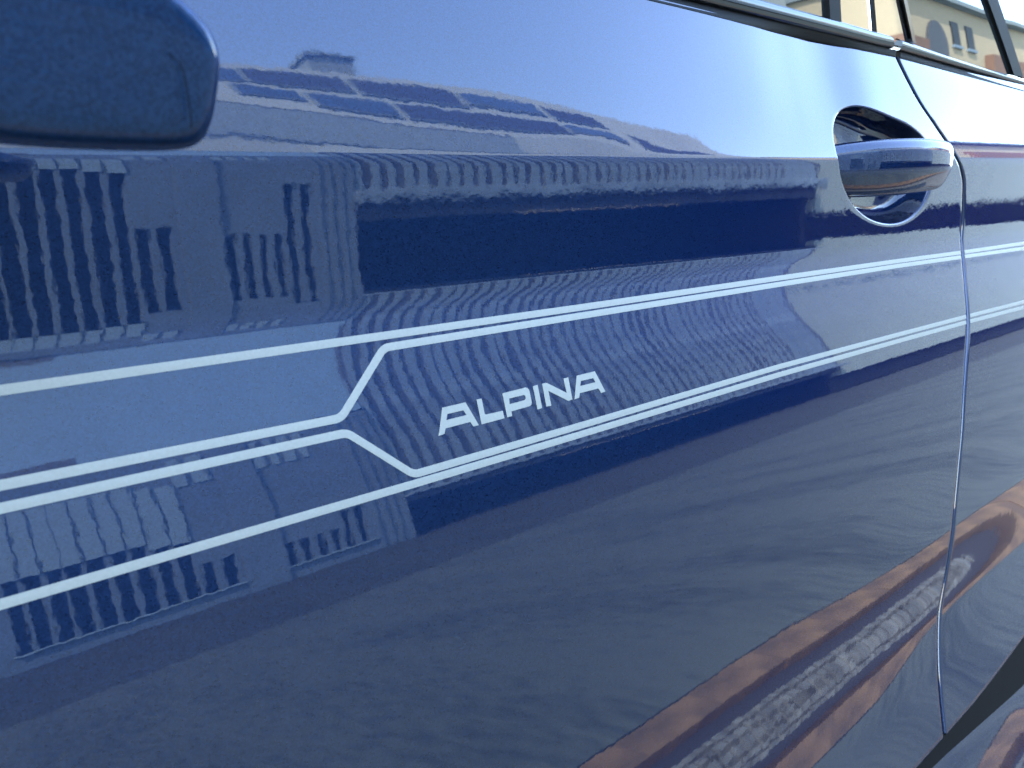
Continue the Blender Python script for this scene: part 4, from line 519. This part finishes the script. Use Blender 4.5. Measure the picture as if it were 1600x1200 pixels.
pane('window_glass', [(-.38, B0), (.553, B0), (lean(.553, -.2), TP), (-.05, TP)], M['glass'], fd)
pane('window_frame', [(.5535, B0+.0055), (.5695, B0+.0055), (lean(.5695, -.2), TP), (lean(.5535, -.2), TP)], M['black'], fd, off=-.003)
pane('pillar_cover', [(.570, B0), (.6165, B0), (lean(.6165, -.3), TP), (lean(.570, -.2), TP)], M['gloss_black'], fd, off=-.002)
pane('pillar_cover', [(.6285, B0), (.683, B0), (lean(.683, -.7), TP), (lean(.6285, -.3), TP)], M['gloss_black'], rd, off=-.002)
pane('window_trim', [(.6835, B0+.0045), (.690, B0+.0045), (lean(.690, -.7), TP), (lean(.6835, -.7), TP)], M['chrome'], rd, off=-.005)
pane('window_glass', [(.6905, B0), (.925, B0), (lean(.925, -1.4), TP), (lean(.6905, -.7), TP)], M['glass'], rd)
pane('window_frame', [(.9255, B0), (.953, B0), (lean(.953, -1.35), TP), (lean(.9255, -1.4), TP)], M['black'], rd, off=-.003)
pane('quarter_window', [(.9535, B0), (1.43, B0), (lean(1.0, -.3), TP), (lean(.9535, -1.3), TP)], M['glass'], rd, off=-.001)
rf = MB().prism_x(-.1, 1.1, [(float(gy(.5, TP)), TP), (.30, 1.38), (.9, 1.42), (1.5, 1.38), (1.66, TP), (1.64, TP-.02), (.16, TP-.02)]).build('roof', M['paint'], car)
MB().box(-1.25, 2.2, .05, 1.7, .30, .95).build('inner_body', M['black'], car)
# sill
v = []; f = []; pr = [(.0, .372), (-.040, .362), (-.053, .345), (-.062, .330), (-.074, .307), (-.088, .28), (-.107, .24), (-.127, .20), (-.139, .17), (-.138, .145), (-.10, .125), (.055, .115)]
xs4 = np.linspace(-.9, 1.5, 60)
for x in xs4:
    dz = float(np.interp(x, [.5, .75, 1.0, 1.5], [-.015, -.032, -.068, -.09]))
    v += [(x, y, z+dz) for y, z in pr]
k = len(pr)
for i in range(len(xs4)-1):
    for j in range(k-1): f.append((i*k+j, i*k+j+1, (i+1)*k+j+1, (i+1)*k+j))
sv = []; sf = []
for x in xs4:
    dz = float(np.interp(x, [.5, .75, 1.0, 1.5], [-.015, -.032, -.068, -.09])); t = float(hem(x)) - .006
    sv += [(x, .055, t), (x, -.058, t), (x, -.0615, .331+dz), (x, .055, .331+dz)]
for i in range(len(xs4)-1):
    for j in range(3): sf.append((i*4+j, i*4+j+1, (i+1)*4+j+1, (i+1)*4+j))
link('gap_shade_strip', sv, sf, M['black'], car)  # added black filler; its colour stands in for shade in the gap under the doors
si = link('side_sill', v, f, M['paint'], car, smooth=True); q = si.modifiers.new('subdivision', 'SUBSURF'); q.levels = q.render_levels = 2

# folded door mirror: a rounded shell close to the lens, on its foot
OUT = [(.0254, .8695), (.0295, .8689), (.0349, .8685), (.0442, .8682), (.0562, .8683), (.0618, .8686), (.0655, .8704), (.0676, .8762), (.0688, .884), (.0688, .8873), (.0671, .8914), (.0636, .894), (.0589, .8975), (.052, .905), (.040, .930), (.020, .960), (-.02, .982), (-.08, .985), (-.12, .975), (-.135, .950), (-.138, .915), (-.125, .885), (-.10, .872), (-.05, .8692), (-.01, .8695)]
O = np.array(OUT) - np.array([.004, .002]); Cm = np.array((-.03, .92)); rows = []
for s_, y in ((.02, -.130), (.35, -.130), (.65, -.130), (.88, -.130), (.955, -.1293), (.985, -.1275), (.996, -.1245), (1.0, -.120), (.99, -.110), (.96, -.096), (.91, -.082), (.82, -.070), (.65, -.062), (.3, -.058)):
    P = Cm + (O - Cm)*1.0
    N = O - Cm; L = np.linalg.norm(N, axis=1)[:, None]
    sh = np.minimum(L*(1-s_), .11*(1-s_)) if s_ > .86 else L*(1-s_)
    Pq = O - N/L*sh
    rows.append([(p[0], y + .016 - .2*(p[1]-.87), p[1]) for p in Pq])
v = [p for r in rows for p in r]; n = len(O); f = []
for i in range(len(rows)-1):
    for k in range(n): f.append((i*n+k, i*n+(k+1) % n, (i+1)*n+(k+1) % n, (i+1)*n+k))
f += [tuple(range(n))[::-1], tuple((len(rows)-1)*n+k for k in range(n))]
mi = link('door_mirror', v, f, M['cap'], car, smooth=True); q = mi.modifiers.new('subdivision', 'SUBSURF'); q.levels = q.render_levels = 2
MB().prism_x(-.13, -.06, [(-.03, .90), (-.03, .93), (.03, .955), (.03, .93)]).build('mirror_foot', M['black'], mi, .006)

def cap_line(name, pts, w, m, off):
    v = []; f = []
    for i, (x, y, z) in enumerate(pts):
        v += [(x-w, y-off, z), (x, y-off-.0003, z), (x+w, y-off, z)]
        if i: a = 3*i; f += [(a-3, a-2, a+1, a), (a-2, a-1, a+2, a+1)]
    return link(name, v, f, m, mi)
cap_line('cap_seam', [(x-.004, y, z-.002) for x, y, z in ((.0562, -.1172, .8860), (.0572, -.117, .885), (.0582, -.1169, .8845), (.0589, -.1166, .8829), (.0595, -.116, .8799), (.060, -.1153, .8763), (.0601, -.1145, .8727))], .00012, M['chrome'], .0003)
